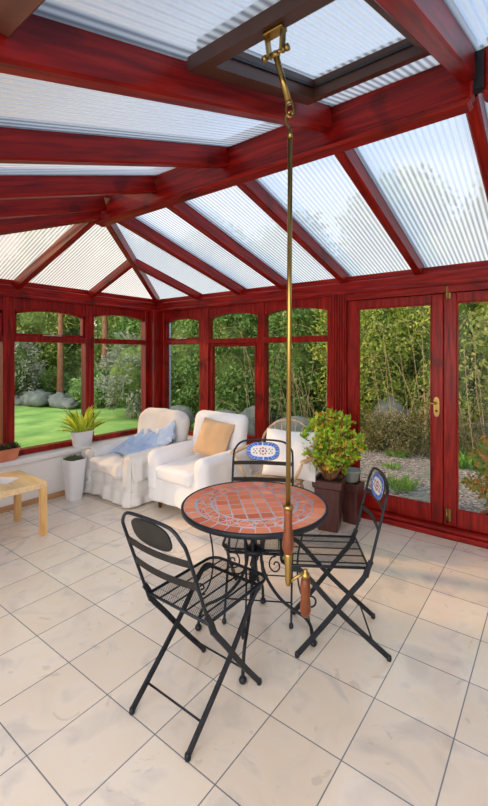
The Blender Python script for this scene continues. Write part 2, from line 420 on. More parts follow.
def leaf(mb, p, d, up, L, W, bend=.15):
    # one folded leaf blade: base, two shoulders, tip
    d = d.normalized(); s_ = d.cross(up); s_ = s_.normalized() if s_.length > 1e-6 else d.orthogonal().normalized(); u = s_.cross(d)
    a = p; b = p+d*L*.5+s_*W*.5+u*L*bend*.5; c = p+d*L-u*L*bend; e = p+d*L*.5-s_*W*.5+u*L*bend*.5
    k = len(mb.v); mb.v += [a, b, c, e]; mb.f.append([k, k+1, k+2, k+3]); mb.mi.append(mb.cur); mb.smooth.append(False)
def rnd_dir(rs):
    z = rs.uniform(-1, 1); a = rs.uniform(0, 2*PI); r = math.sqrt(1-z*z); return Vector((r*math.cos(a), r*math.sin(a), z))

# ------------------------------------------------------------------ room shell
fl = MB(); fl.box((-.2, -8.5, -.12), (5.6, .06, 0)); struct(fl.build('floor', FLOOR))

XW = -.04          # inner face of left-hand windows
SILL = .48
def wall_low(name, a, b, sill_a, sill_b, sk_a, sk_b):
    w = MB(); w.box(a, b); o = struct(w.build(name, WALLP)); return o
wall_low('wall_left', (-.2, -3.5, 0), (.10, .0, .43), 0, 0, 0, 0)
w = MB(); w.box((.10, -.10, 0), (2.56, .10, .43)); struct(w.build('wall_front', WALLP))
s_ = MB(); s_.box((-.2, -3.5, .43), (.135, -.12, SILL), .008); struct(s_.build('trim_1', SILLM))
s_ = MB(); s_.box((-.2, -.14, .43), (2.56, .10, SILL), .008); struct(s_.build('trim_2', SILLM))
b_ = MB(); b_.box((.10, -3.5, 0), (.115, -.115, .055), .004); struct(b_.build('baseboard_left', PINE))
b_ = MB(); b_.box((.10, -.115, 0), (2.56, -.10, .055), .004); struct(b_.build('baseboard_front', PINE))
# house side: facade the camera looks out of
w = MB(); w.box((-4.0, -3.85, -.1), (1.5, -3.6, 5.8)); w.box((1.25, -8.5, -.1), (1.5, -3.85, 5.8)); w.box((5.4, -3.85, -.1), (8.0, -3.6, 5.8)); w.box((1.5, -3.85, 2.6), (5.4, -3.6, 5.8))  # unseen upper height and side wall added to shade roof and floor
struct(w.build('wall_house', BRICK))
w = MB(); w.box((5.3, -3.6, 0), (5.5, .1, 2.2)); struct(w.build('wall_right', WALLP))

# ------------------------------------------------------------------ windows
ZT0, ZT1, ZH = 1.645, 1.705, 2.11
def window(idx, M, W, mat_u, lm=.055, rm=.055, opening=False, casement=False):
    """local: u along wall 0..W, y outward, z up"""
    e = struct(empty('window_%d' % idx))
    f = MB(M); z0 = SILL; D = .10
    f.box((0, 0, z0), (lm, D, ZH), .004); f.box((W-rm, 0, z0), (W, D, ZH), .004)
    f.box((lm, -.006, z0), (W-rm, D, z0+.055), .004)
    f.box((lm, -.004, ZT0), (W-rm, D, ZT1), .006)
    # arched head
    K = 12; a0, a1 = lm, W-rm; zs, zc = 1.955, 2.005
    bot = [(a0+(a1-a0)*i/K, 0.012, zs+(zc-zs)*(1-(2*i/K-1)**2)) for i in range(K+1)]
    for i in range(K):
        p, q = bot[i], bot[i+1]
        f.prism([(p[0], .012, p[2]), (q[0], .012, q[2]), (q[0], .012, ZH), (p[0], .012, ZH)], (0, D-.02, 0))
    f.build('window_frame', mat_u, e)
    g = MB(M); 
    if opening:
        t = .028
        g.box((a0, .02, ZT1), (a0+t, .075, zs+.04), .003); g.box((a1-t, .02, ZT1), (a1, .075, zs+.04), .003)
        g.box((a0+t, .02, ZT1), (a1-t, .075, ZT1+t), .003)
        for i in range(K):
            p, q = bot[i], bot[i+1]
            g.prism([(p[0], .02, p[2]-t), (q[0], .02, q[2]-t), (q[0], .02, q[2]+.01), (p[0], .02, p[2]+.01)], (0, .055, 0))
        g.build('top_sash', mat_u, e)
        h = MB(M); c_ = (a0+a1)/2; h.box((c_-.10, -.002, ZT1+.010), (c_+.10, .018, ZT1+.020), .002); h.box((c_-.012, -.01, ZT1+.008), (c_+.012, .018, ZT1+.028), .003)
        h.build('casement_stay', STEEL, e)
    if casement:
        g = MB(M); t = .05
        g.box((a0, .018, z0+.055), (a0+t, .08, ZT0), .004); g.box((a1-t, .018, z0+.055), (a1, .08, ZT0), .004)
        g.box((a0+t, .018, ZT0-t*.7), (a1-t, .08, ZT0), .004); g.box((a0+t, .018, z0+.055), (a1-t, .08, z0+.055+t), .004)
        g.build('casement_sash', mat_u, e)
    p = MB(M); p.box((a0-.01, .047, z0+.04), (a1+.01, .053, ZT0+.01)); p.build('lower_pane', GLASS, e)
    p = MB(M); p.box((a0-.01, .047, ZT1-.01), (a1+.01, .053, zs+.045)); p.build('upper_pane', GLASS, e)
    return e
def LM(y):   # left wall: u -> -Y ... outward -X
    return Matrix(((0, -1, 0, XW), (-1, 0, 0, y), (0, 0, 1, 0), (0, 0, 0, 1)))
def FM(x):
    return Matrix(((1, 0, 0, x), (0, 1, 0, 0), (0, 0, 1, 0), (0, 0, 0, 1)))
window(1, LM(-.13), .877, WZ)
window(2, LM(-1.007), .901, WZ, opening=True)
window(3, LM(-1.908), .902, WZ, opening=True)
window(4, LM(-2.81), .69, WZ)
window(5, FM(.06), .776, WZ, rm=.075, lm=.05, opening=True)
window(6, FM(.836), .864, WZ, lm=.075, rm=.045, casement=True)
window(7, FM(1.70), .86, WZ, lm=.047, rm=.05)
# corner post, door post, end post
t = MB(); t.box((-.14, -.13, SILL), (.06, .10, ZH), .006); struct(t.build('trim_3', WZ))
t = MB(); t.box((2.56, -.005, 0), (2.71, .10, ZH), .004)
for k in range(5): t.box((2.575+k*.026, -.022, .06), (2.593+k*.026, 0, ZH), .005)
struct(t.build('trim_4', WZ))
# threshold and head over the doors
t = MB(); t.box((2.62, -.08, 0), (5.3, .12, .045), .01); t.box((2.62, -.05, .045), (5.3, .12, .075), .006); struct(t.build('trim_5', WX))
t = MB(); t.box((2.71, .0, 2.035), (5.3, .10, ZH), .004); struct(t.build('trim_6', WX))
t = MB(); t.box((5.16, 0, .075), (5.3, .10, 2.035), .004); struct(t.build('trim_7', WZ))

def door(idx, x0, x1, gl, gr, handle=None, hinge=None):
    e = struct(empty('door_%d' % idx))
    f = MB(); y0, y1 = .022, .075; zb, zt = .078, 2.032; g0, g1 = .22, 1.952
    f.box((x0, y0, zb), (gl, y1, zt), .005); f.box((gr, y0, zb), (x1, y1, zt), .005)
    f.box((gl, y0, zb), (gr, y1, g0), .004); f.box((gl, y0, g1), (gr, y1, zt), .004)
    # glazing beads
    for (a, b) in (((gl, y0+.004, g0), (gl+.012, y0+.016, g1)), ((gr-.012, y0+.004, g0), (gr, y0+.016, g1)), ((gl, y0+.004, g0), (gr, y0+.016, g0+.012)), ((gl, y0+.004, g1-.012), (gr, y0+.016, g1))):
        f.box(a, b, .002)
    f.build('door_frame', WZ, e)
    p = MB(); p.box((gl-.01, .045, g0-.01), (gr+.01, .051, g1+.01)); p.build('door_pane', GLASS, e)
    if handle:
        hx, hz = handle
        h = MB(); K = 20
        out_ = []
        for i in range(K):
            a = 2*PI*i/K; ca, sa = math.cos(a), math.sin(a)
            out_.append((hx+.024*ca, y0-.008, hz-.03+(.085 if True else 0)*(1 if sa > 0 else -1)*abs(sa)**.5))
        h.prism(out_, (0, .008, 0)); 
        o = h.build('handle_plate', BRASS, e)
        h = MB(); h.tube(spline([(hx, y0-.006, hz), (hx, y0-.05, hz), (hx-.02, y0-.058, hz+.002), (hx-.07, y0-.056, hz+.004), (hx-.115, y0-.045, hz-.002)], 4), [.008]*17, 10)
        h.build('lever', BRASS, e)
        h = MB(); h.lathe([(0, 0), (.010, 0), (.010, .004), (0, .005)], ax=Matrix.Translation((hx, y0-.007, hz-.065)) @ Matrix.Rotation(PI/2, 4, 'X'), n=12)
        h.build('key_cylinder', GASKET, e)
    return e
door(1, 2.712, 3.568, 2.823, 3.476, handle=(3.517, 1.10))
door(2, 3.572, 4.43, 3.672, 4.32)
door(3, 4.434, 5.155, 4.54, 5.05)
for k, z in enumerate((.17, 2.035)):
    h = MB(); h.box((3.592, -.006, z-.055), (3.612, .020, z+.055), .002); h.tube([(3.602, -.008, z-.06), (3.602, -.008, z+.06)], .007, 10)
    h.box((3.612, .012, z-.05), (3.628, .021, z+.05), .001)
    for q in (-.035, 0, .035): h.lathe([(.004, 0), (.003, .003), (0, .004)], ax=Matrix.Translation((3.622, .012, z+q)) @ Matrix.Rotation(PI/2, 4, 'X'), n=8)
    o = h.build('door_hinge', BRASS, bpy.data.objects['door_2'])

# ------------------------------------------------------------------ roof
ceil = struct(empty('ceiling'))
def eaves_z(d): return 2.215+.256*d
RY = -1.74            # ridge centre
RE = 1.31             # hip point x
ZR = 2.655            # rafter underside at the ridge
def beam(mb, p0, p1, w, h, ch=.008, ext=None):
    """timber from p0 to p1 (underside centre line), depth h upward"""
    a, b = Vector(p0), Vector(p1); d = (b-a).normalized(); side = d.cross(Vector((0, 0, 1))).normalized(); up = Vector((0, 0, 1))
    sec = [(-w/2, ch), (-w/2+ch, 0), (w/2-ch, 0), (w/2, ch), (w/2, h), (-w/2, h)]
    V = [a+side*x+up*z for x, z in sec]+[b+side*x+up*z for x, z in sec]; n = 6
    F = [[i, (i+1) % n, (i+1) % n+n, i+n] for i in range(n)]+[list(range(n))[::-1], list(range(n, 2*n))]
    mb.add(V, F)
def timber(name, p0, p1, w, h, parent, ch=.008):
    # straight timber in its own frame so that the grain runs along it
    a, b = Vector(p0), Vector(p1); d = b-a; L = d.length; off = random.uniform(-3, 3)
    m_ = MB(); sec = [(-w/2, ch), (-w/2+ch, 0), (w/2-ch, 0), (w/2, ch), (w/2, h), (-w/2, h)]
    V = [(off, -x, z) for x, z in sec]+[(off+L, -x, z) for x, z in sec]; n = 6
    m_.add(V, [[i, (i+1) % n, (i+1) % n+n, i+n] for i in range(n)]+[list(range(n))[::-1], list(range(n, 2*n))])
    o = m_.build(name, WX, parent); yaw = math.atan2(d.y, d.x); pitch = math.atan2(d.z, math.hypot(d.x, d.y))
    o.rotation_euler = (0, -pitch, yaw); o.location = a-d.normalized()*off
    return o
RH, RW = .105, .062
RX = [1.38, 1.99, 2.67, 3.37, 4.03, 4.73]
FARZ, FARY = 2.14, -3.40
# eaves beams
m = MB(); m.box((-.06, 0, 2.125), (5.3, .14, 2.215), .006); m.box((-.06, -.018, 2.095), (5.3, .12, 2.13), .008); m.box((-.06, .05, 2.2), (5.3, .14, 2.275)); m.build('eaves_beam', WX, ceil)
m = MB(); m.box((-.18, -3.5, 2.125), (XW, .14, 2.215), .006); m.box((-.16, -3.5, 2.095), (XW+.018, .10, 2.13), .008); m.box((-.18, -3.5, 2.2), (-.09, .14, 2.275)); m.build('eaves_beam', WY, ceil)
m = MB(); m.box((-.18, -3.60, 2.20), (5.3, -3.375, 2.46), .006); tag(m.build('box_beam', BEAM, ceil), 'brown box beam along the house side')
# ridge
m = MB(); m.box((RE-.03, RY-.035, 2.625), (4.05, RY+.035, 2.86), .01); m.box((RE-.05, RY-.05, 2.60), (4.04, RY+.05, 2.632), .012)
m.box((RE-.02, RY-.052, 2.835), (4.05, RY+.052, 2.875), .01); m.build('ridge_beam', WX, ceil)
m = MB(); m.box((4.09, RY-.035, 2.64), (5.3, RY+.035, 2.86), .01); m.box((4.085, RY-.05, 2.615), (5.3, RY+.05, 2.647), .012); m.build('ridge_beam', WX, ceil)
m = MB(); m.box((4.04, RY-.022, 2.66), (4.10, RY+.022, 2.84)); tag(m.build('ridge_connector', GASKET, ceil), 'black connector in the ridge joint')
def frs(x, y0=0.02, y1=RY+.03): return (x, y0, eaves_z(-y0)), (x, y1, eaves_z(-y1))
for x in RX:
    timber('rafter', (x, .06, eaves_z(-.06)), (x, RY+.03, eaves_z(-(RY+.03))), RW, RH, ceil)
nb = (2.70-FARZ)/(RY-.03-FARY)
for x in RX:
    timber('rafter', (x, FARY, FARZ), (x, RY-.03, 2.70), RW, .115, ceil)
# hips and jacks, hip-end common rafter
HP = Vector((RE, RY, ZR-.005))
H1 = Vector((XW, 0.02, 2.20)); H2 = Vector((XW, FARY, 2.15))
timber('hip_rafter', H1, HP, .055, .10, ceil)
timber('hip_rafter', H2, HP, .07, .12, ceil)
timber('rafter', (XW-.05, RY-.08, 2.165), (RE-.03, RY-.03, ZR-.01), .06, .10, ceil)
def on(a, b, t): return a+(b-a)*t
t1 = (-.98-H1.y)/(HP.y-H1.y); q = on(H1, HP, t1); timber('jack_rafter', (XW-.05, -.98, 2.165), (q.x, -.98, q.z+.01), .055, .09, ceil)
t1 = (-2.6-H2.y)/(HP.y-H2.y); q = on(H2, HP, t1); timber('jack_rafter', (XW-.05, -2.6, 2.175), (q.x, -2.6, q.z+.01), .055, .09, ceil)
t1 = (.71-H1.x)/(HP.x-H1.x); q = on(H1, HP, t1); timber('jack_rafter', (.71, .06, eaves_z(-.06)), (.71, q.y, q.z+.01), .055, .09, ceil)
t1 = (.71-H2.x)/(HP.x-H2.x); q = on(H2, HP, t1); timber('jack_rafter', (.71, FARY, FARZ), (.71, q.y, q.z+.01), .055, .09, ceil)
m = MB(); m.lathe([(0, 0), (.02, .004), (.03, .03), (.03, .06)], c=(RE-.01, RY, 2.585), n=16); m.build('ridge_boss', WZ, ceil)
# dark glazing bars capping each rafter (seen beside the sheets)
def bar(p0, p1, h, w=.075):
    m = MB(); beam(m, Vector(p0)+Vector((0, 0, h)), Vector(p1)+Vector((0, 0, h)), w, .03, .003); m.build('glazing_bar', BROWN, ceil)
for x in RX:
    bar((x, .16, eaves_z(-.16)), (x, RY+.03, eaves_z(-(RY+.03))), RH+.012)
    bar((x, FARY, FARZ), (x, RY-.03, 2.70), .127)
# polycarbonate sheets
def sheet(pts, mat):
    m = MB(); m.add(pts, [list(range(len(pts)))]); o = m.build('roof_panel', mat, ceil); return o
PH = RH+.004
def fz(y): return eaves_z(-y)+PH
xs = [.71]+RX+[5.3]
EY = .16
ztop = fz(RY)
HPt = Vector((RE, RY, ztop))
CN = Vector((-.16, EY, fz(EY)))
def hipx(p, t): return on(CN, HPt, t)
# front slope
tj = (.71-CN.x)/(HPt.x-CN.x); J = on(CN, HPt, tj)
sheet([CN, (.71, EY, fz(EY)), (.71, J.y, J.z)], POLYX)
sheet([(.71, EY, fz(EY)), (RE+.0, EY, fz(EY)), HPt, J], POLYX)
prev = RE
for x in RX+[5.3]:
    sheet([(prev, EY, fz(EY)), (x, EY, fz(EY)), (x, RY, ztop), (prev, RY, ztop)], POLYX); prev = x
# near slope
NZ1 = 2.70+.119
def nz_(y): return FARZ+.119+(y-FARY)*(2.70-FARZ)/(RY-.03-FARY)
NY = -3.52
CF = Vector((-.16, NY, nz_(NY))); HN = Vector((RE, RY, nz_(RY)))
tj = (.71-CF.x)/(HN.x-CF.x); JN = on(CF, HN, tj)
sheet([CF, JN, (.71, NY, nz_(NY))], POLYX); sheet([(.71, NY, nz_(NY)), JN, HN, (RE, NY, nz_(NY))], POLYX)
prev = RE
VX0, VX1, VY0, VY1 = 3.43, 4.00, -2.87, -2.10
for x in RX+[5.3]:
    if x == 4.03:
        sheet([(prev, NY, nz_(NY)), (prev, VY0+.02, nz_(VY0+.02)), (x, VY0+.02, nz_(VY0+.02)), (x, NY, nz_(NY))], POLYX)
        sheet([(prev, VY1-.02, nz_(VY1-.02)), (prev, RY, nz_(RY)), (x, RY, nz_(RY)), (x, VY1-.02, nz_(VY1-.02))], POLYX)
    else:
        sheet([(prev, NY, nz_(NY)), (prev, RY, nz_(RY)), (x, RY, nz_(RY)), (x, NY, nz_(NY))], POLYX)
    prev = x
# hip end
M1 = Vector((-.16, RY-.06, 0)); M1.z = (CN.z+CF.z)/2
HM = Vector((RE, RY, (HPt.z+HN.z)/2))
sheet([CN, J, on(CN, HPt, tj)+Vector((0, 0, 0)), Vector((-.16, J.y, CN.z+.0))][:2]+[Vector((-.16, J.y, CN.z))], POLYY) if False else None
sheet([CN, HM, M1], POLYY); sheet([M1, HM, CF], POLYY)

# roof vent
vent = struct(empty('window_8'))
def nP(x, y, dz=0): return Vector((x, y, nz_(y)-.119+dz))
sl = (nz_(-2)-nz_(-3))
def slopebox(mb, x0, x1, y0, y1, h0, h1):
    P = [(x0, y0), (x1, y0), (x1, y1), (x0, y1)]
    V = [nP(x, y, h0) for x, y in P]+[nP(x, y, h1) for x, y in P]
    mb.add(V, [(0,3,2,1),(4,5,6,7),(0,1,5,4),(1,2,6,5),(2,3,7,6),(3,0,4,7)])
def ringframe(mb, x0, x1, y0, y1, wx, wy, h0, h1):
    slopebox(mb, x0, x0+wx, y0, y1, h0, h1); slopebox(mb, x1-wx, x1, y0, y1, h0, h1)
    slopebox(mb, x0+wx, x1-wx, y0, y0+wy, h0, h1); slopebox(mb, x0+wx, x1-wx, y1-wy, y1, h0, h1)
m = MB(); ringframe(m, VX0, VX1, VY0, VY1, .06, .06, .07, .115); m.build('vent_curb', BROWN, vent)
m = MB(); ringframe(m, VX0+.055, VX1-.055, VY0+.055, VY1-.055, .012, .012, .115, .128); m.build('vent_seal', GASKET, vent)
m = MB(); ringframe(m, VX0+.02, VX1-.02, VY0+.02, VY1-.02, .045, .045, .128, .165); m.build('vent_sash', BROWN, vent)
m = MB(); m.add([nP(VX0+.05, VY0+.05, .150), nP(VX1-.05, VY0+.05, .150), nP(VX1-.05, VY1-.05, .150), nP(VX0+.05, VY1-.05, .150)], [(0, 1, 2, 3)]); m.build('vent_panel', POLYX, vent)
# winding screw: brass yoke on the vent's lower bar with a threaded tube hanging from it
HK = Vector((3.728, -2.835, 0)); HK.z = nP(0, HK.y, .068).z
g = MB(); 
g.box((HK.x-.030, HK.y-.016, HK.z-.012), (HK.x+.030, HK.y+.016, HK.z), .002)
for sx in (-1, 1):
    g.tube([(HK.x+sx*.026, HK.y, HK.z-.006), (HK.x+sx*.020, HK.y+.004, HK.z-.066)], .005, sq=(.004, .009), up=(0, 1, 0))
yk = g.build('gear_yoke', BRASS, vent)
g = MB(); g.tube([(HK.x-.034, HK.y+.004, HK.z-.062), (HK.x+.034, HK.y+.004, HK.z-.062)], .006, 10); g.lathe([(.008, 0), (.012, .004), (.012, .012), (.008, .016)], c=(HK.x, HK.y+.004, HK.z-.075), n=14)
for sx in (-1, 1): g.lathe([(0, -.006), (.009, -.005), (.009, .005), (0, .006)], ax=Matrix.Translation((HK.x+sx*.036, HK.y+.004, HK.z-.062)) @ Matrix.Rotation(PI/2, 4, 'Y'), n=10)
g.build('gear_pivot', BRASS, yk)

# ------------------------------------------------------------------ outdoors: ground
g = MB(); g.box((-1.6, .14, -.35), (12, 9, -.10)); struct(g.build('gravel_yard', GRAVEL))
g = MB()
N = 24
V = []; F = []
for i in range(N+1):
    for j in range(N+1):
        x = -20+18.2*i/N; y = -6+22*j/N
        V.append((x, y, -.16+.05*noise.noise(Vector((x*.3, y*.3, 0)))+max(0, (-x-8))*.03))
for i in range(N):
    for j in range(N): a = i*(N+1)+j; F.append([a, a+N+1, a+N+2, a+1])
k = len(V); V += [(-20, -6, -.6), (-1.8, -6, -.6), (-1.8, 16, -.6), (-20, 16, -.6)]; F.append([k, k+3, k+2, k+1])
g.add(V, F, sm=True); struct(g.build('lawn', LAWN))
g = MB(); g.box((-1.85, -6, -.34), (-.2, .14, -.11)); g.box((-1.85, .14, -.34), (-1.6, 9, -.11), .0); struct(g.build('paved_edge', STONE))

# grassy banks closing the garden
def bank(name, x0, x1, y0, y1, z1, axis):
    V = []; F = []; N1, N2 = 30, 8
    for i in range(N1+1):
        for j in range(N2+1):
            u, v = i/N1, j/N2
            x = x0+(x1-x0)*(u if axis == 'y' else v); y = y0+(y1-y0)*(v if axis == 'y' else u)
            V.append((x, y, -.15+z1*(v**.7)*(1+.25*noise.noise(Vector((x*.4, y*.4, 2))))))
    for i in range(N1):
        for j in range(N2): a = i*(N2+1)+j; F.append([a, a+N2+1, a+N2+2, a+1])
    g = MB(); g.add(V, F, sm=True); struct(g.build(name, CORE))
bank('grass_bank', -20, 14, 9.5, 12, 2.6, 'y')
bank('meadow_bank', -18, -21, -8, 12, 2.6, 'x')
def blob(mb, c, R, seed, amp=.25, nu=22, nv=14):
    V = []; F = []; c = Vector(c)
    for i in range(nv+1):
        th = PI*i/nv
        for j in range(nu):
            ph = 2*PI*j/nu; d = Vector((math.sin(th)*math.cos(ph), math.sin(th)*math.sin(ph), math.cos(th)))
            a = 1+amp*noise.noise(d*2.1+Vector((seed*5.1, 0, 0)))+amp*.5*noise.noise(d*5+Vector((0, seed*3.3, 0)))
            V.append(c+Vector((d.x*R[0], d.y*R[1], d.z*R[2]))*a)
    for i in range(nv):
        for j in range(nu): F.append([i*nu+j, (i+1)*nu+j, (i+1)*nu+(j+1) % nu, i*nu+(j+1) % nu])
    mb.add(V, F, sm=True)
def foliage(mb, c, R, n, L, W, rs, clumps=60, spread=.16, shell=.75):
    c = Vector(c); Rv = Vector(R); cl = []
    for _ in range(clumps):
        d = rnd_dir(rs); r = shell+(1-shell)*rs.random()**.5*1.15; cl.append(Vector((d.x*Rv.x, d.y*Rv.y, d.z*Rv.z))*r)
    m_ = (R[0]+R[1]+R[2])/3*spread
    for _ in range(n):
        q = rs.choice(cl); o = rnd_dir(rs)*m_*rs.random()**.5*1.6; p = c+q+o
        d = (q.normalized()*.6+rnd_dir(rs)+Vector((0, 0, -.15)))
        leaf(mb, p, d, rnd_dir(rs), L*rs.uniform(.6, 1.3), W*rs.uniform(.7, 1.2))
def shrub(name, label, cat, base, size, mat, n, L, W, seed, core=.78, stems=7, group=None, clumps=70, spread=.16):
    rs = random.Random(seed); bx_, by_, bz_ = base; R = (size[0]/2, size[1]/2, size[2]/2)
    root = tag(empty(name, base), label, cat, group)
    m = MB(); 
    for k in range(stems):
        a = rs.uniform(0, 2*PI); r0 = .05+.08*rs.random(); r1 = R[0]*rs.uniform(.3, .9)
        hh = size[2]*rs.uniform(.55, 1.0)
        m.tube(spline([(r0*math.cos(a), r0*math.sin(a), -.05), (r1*.4*math.cos(a), r1*.4*math.sin(a), hh*.35), (r1*math.cos(a+.3), r1*math.sin(a+.3), hh)], 4), [.022-.0018*i for i in range(9)], 5)
    m.build('stems', TWIG, root)
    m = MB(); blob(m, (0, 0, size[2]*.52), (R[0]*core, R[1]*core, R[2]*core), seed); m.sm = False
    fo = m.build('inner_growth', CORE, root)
    m = MB(); foliage(m, (0, 0, size[2]*.52), R, n, L, W, rs, clumps, spread); m.build('foliage', mat, root)
    return root
# hedge line beyond the doors and front windows
hz = [(-3.4, 4.1, 1.75, 3.3, SHRUBL, 'dark leafy hedge shrub nearest the glasshouse corner'),
      (-1.75, 4.0, 1.75, 3.1, SHRUBL, 'broad leafy green hedge shrub behind the first front window'),
      (-.15, 4.2, 1.65, 3.4, SHRUBL, 'leafy hedge shrub seen above the white armchair'),
      (1.35, 4.0, 1.6, 3.1, HEDGE, 'yellow green hedge shrub with bare twigs seen behind the brass pole'),
      (2.75, 4.2, 1.6, 3.6, HEDGE, 'tall yellow green hedge shrub behind the left door pane'),
      (4.15, 4.1, 1.6, 3.4, HEDGE, 'yellow green hedge shrub seen through the right door pane'),
      (5.7, 4.2, 1.7, 3.6, HEDGE, 'hedge shrub furthest right beyond the doors')]
for i, (x, y, w_, h_, mt, lb) in enumerate(hz):
    shrub('hedge_shrub', lb, 'shrub', (x, y, -.12), (w_, 1.5, h_), mt, 9500, .085 if mt is HEDGE else .11, .045 if mt is HEDGE else .06, 20+i, core=.74, group='hedge shrubs along the gravel yard', clumps=150, spread=.17, stems=9)
# bare arching twigs on the yard side of the hedge: brambles
for i, (x, y, lb) in enumerate([(1.0, 3.2, 'bare brown bramble stems behind the brass pole'), (2.1, 3.25, 'pale bare bramble stems behind the left half of the door'), (3.4, 3.3, 'tangle of bare bramble stems seen in the right door pane'), (-.3, 3.2, 'thin bramble stems low beyond the third front window')]):
    rs = random.Random(90+i); m = MB()
    for k in range(22):
        a = rs.uniform(-1.6, 1.6); b0 = Vector((rs.uniform(-.6, .6), rs.uniform(-.1, .25), 0)); hh = rs.uniform(.5, 2.2); le = rs.uniform(.3, 1.0)
        p1 = b0+Vector((a*.15, -.05, hh*.5)); p2 = b0+Vector((a*le*.6, -.1, hh)); p3 = p2+Vector((a*le*.6, -.12, -hh*rs.uniform(-.2, .3)))
        m.tube(spline([b0, p1, p2, p3], 4), [.0065-.0004*j for j in range(13)], 4)
    o = m.build('bramble', TWIG, loc=(x, y, -.12)); tag(o, lb, 'plant', 'bare brambles in front of the hedge')
# tall trees behind the hedge
def tree(base, H, CRr, mat, seed, label, n=14000, L=.17, W=.10, bark=BARK, name='tree', trunk_r=.16, low=.28):
    rs = random.Random(seed); root = tag(empty(name, base), label, 'tree', 'trees around the garden')
    m = MB(); m.tube(spline([(0, 0, -.1), (.08, .03, H*.3), (-.05, .05, H*.6), (.05, 0, H*.9)], 4), [trunk_r*(1-.065*i) for i in range(13)], 10)
    for k in range(7):
        a = rs.uniform(0, 2*PI); z = H*rs.uniform(.3, .75); m.tube(spline([(0, 0, z), (CRr*.4*math.cos(a), CRr*.4*math.sin(a), z+.3), (CRr*.85*math.cos(a), CRr*.85*math.sin(a), z+.7)], 3), [.05-.006*i for i in range(7)], 6)
    m.build('trunk', bark, root)
    cz = H*(1+low)/2; R = (CRr, CRr, H*(1-low)/2)
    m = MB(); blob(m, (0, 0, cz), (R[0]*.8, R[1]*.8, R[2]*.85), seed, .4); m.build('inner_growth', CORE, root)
    m = MB(); foliage(m, (0, 0, cz), R, n, L, W, rs, 160, .16, .7); m.build('crown', mat, root)
    return root
for i, (x, y, h_, r_, mt, lb) in enumerate([
    (-5.0, 7.0, 6.0, 1.5, DARKL, 'dark tree rising behind the hedge beyond the glasshouse corner'),
    (-1.9, 6.9, 5.6, 1.5, DARKL, 'dark tree behind the second front window hedge'),
    (1.1, 7.0, 6.0, 1.5, DARKL, 'tree behind the hedge in line with the brass pole'),
    (4.0, 7.0, 6.4, 1.45, HEDGE, 'yellow green tree towering behind the left door pane'),
    (7.0, 7.0, 6.0, 1.5, HEDGE, 'yellow green tree behind the hedge at far right'),
    (-16.2, 2.6, 6.5, 1.9, DARKL, 'woodland tree at the far left end of the lawn'),
    (-14.4, 6.0, 6.8, 1.9, DARKL, 'woodland tree behind the pale bush on the lawn'),
    (-11.2, 8.2, 6.5, 1.9, DARKL, 'woodland tree behind the rocks in the left window'),
    (-8.0, 10.2, 6.6, 1.9, DARKL, 'woodland tree left of the garden corner'),
    (-16.5, -1.4, 6.5, 1.9, DARKL, 'woodland tree at the near left end of the lawn'),
    (-7.3, 6.4, 5.5, 1.3, SHRUBL, 'mid green tree at the right end of the lawn')]):
    tree((x, y, -.15), h_, r_, mt, 200+i, lb, low=.06 if mt is not SHRUBL else .1)
for i, (x, y, h_, lb) in enumerate([(-9.1, 3.6, 5.5, 'slim sunlit reddish pine trunk in the left garden window'), (-7.9, 4.5, 5.0, 'slim reddish pine trunk further right in the left garden window')]):
    rs = random.Random(400+i); root = tag(empty('pine_tree', (x, y, -.15)), lb, 'tree', 'slim pines at the lawn edge')
    m = MB(); m.tube(spline([(0, 0, -.1), (.05, 0, h_*.4), (-.03, .03, h_)], 5), [.13-.006*j for j in range(11)], 10); m.build('trunk', BARK, root)
    m = MB(); foliage(m, (0, 0, h_), (1.0, 1.0, .9), 2500, .2, .06, rs, 40, .25); m.build('crown', DARKL, root)
# lawn-edge shrubs
for i, (x, y, w_, h_, mt, lb) in enumerate([
    (-10.3, 2.3, 2.6, 2.2, PALEL, 'pale grey green bush across the lawn on the left'),
    (-10.9, 3.9, 1.8, 1.0, SHRUBL, 'low green shrub between pale bush and rocks'),
    (-7.3, 3.9, 1.6, 1.0, SHRUBL, 'low green shrub right of the rocks on the lawn edge'),
    (-4.6, 3.2, 1.9, 2.0, PALEL, 'light leaved bush at the right side of the left garden window'),
    (-11.9, .4, 2.2, 1.6, SHRUBL, 'green shrub at the far left of the lawn edge'),
    (-12.6, 3.2, 2.2, 2.4, SHRUBL, 'rounded green bush behind the pale one')]):
    shrub('garden_shrub', lb, 'shrub', (x, y, -.12), (w_, w_*.8, h_), mt, 3200, .13, .06, 60+i, group='shrubs at the lawn edge')
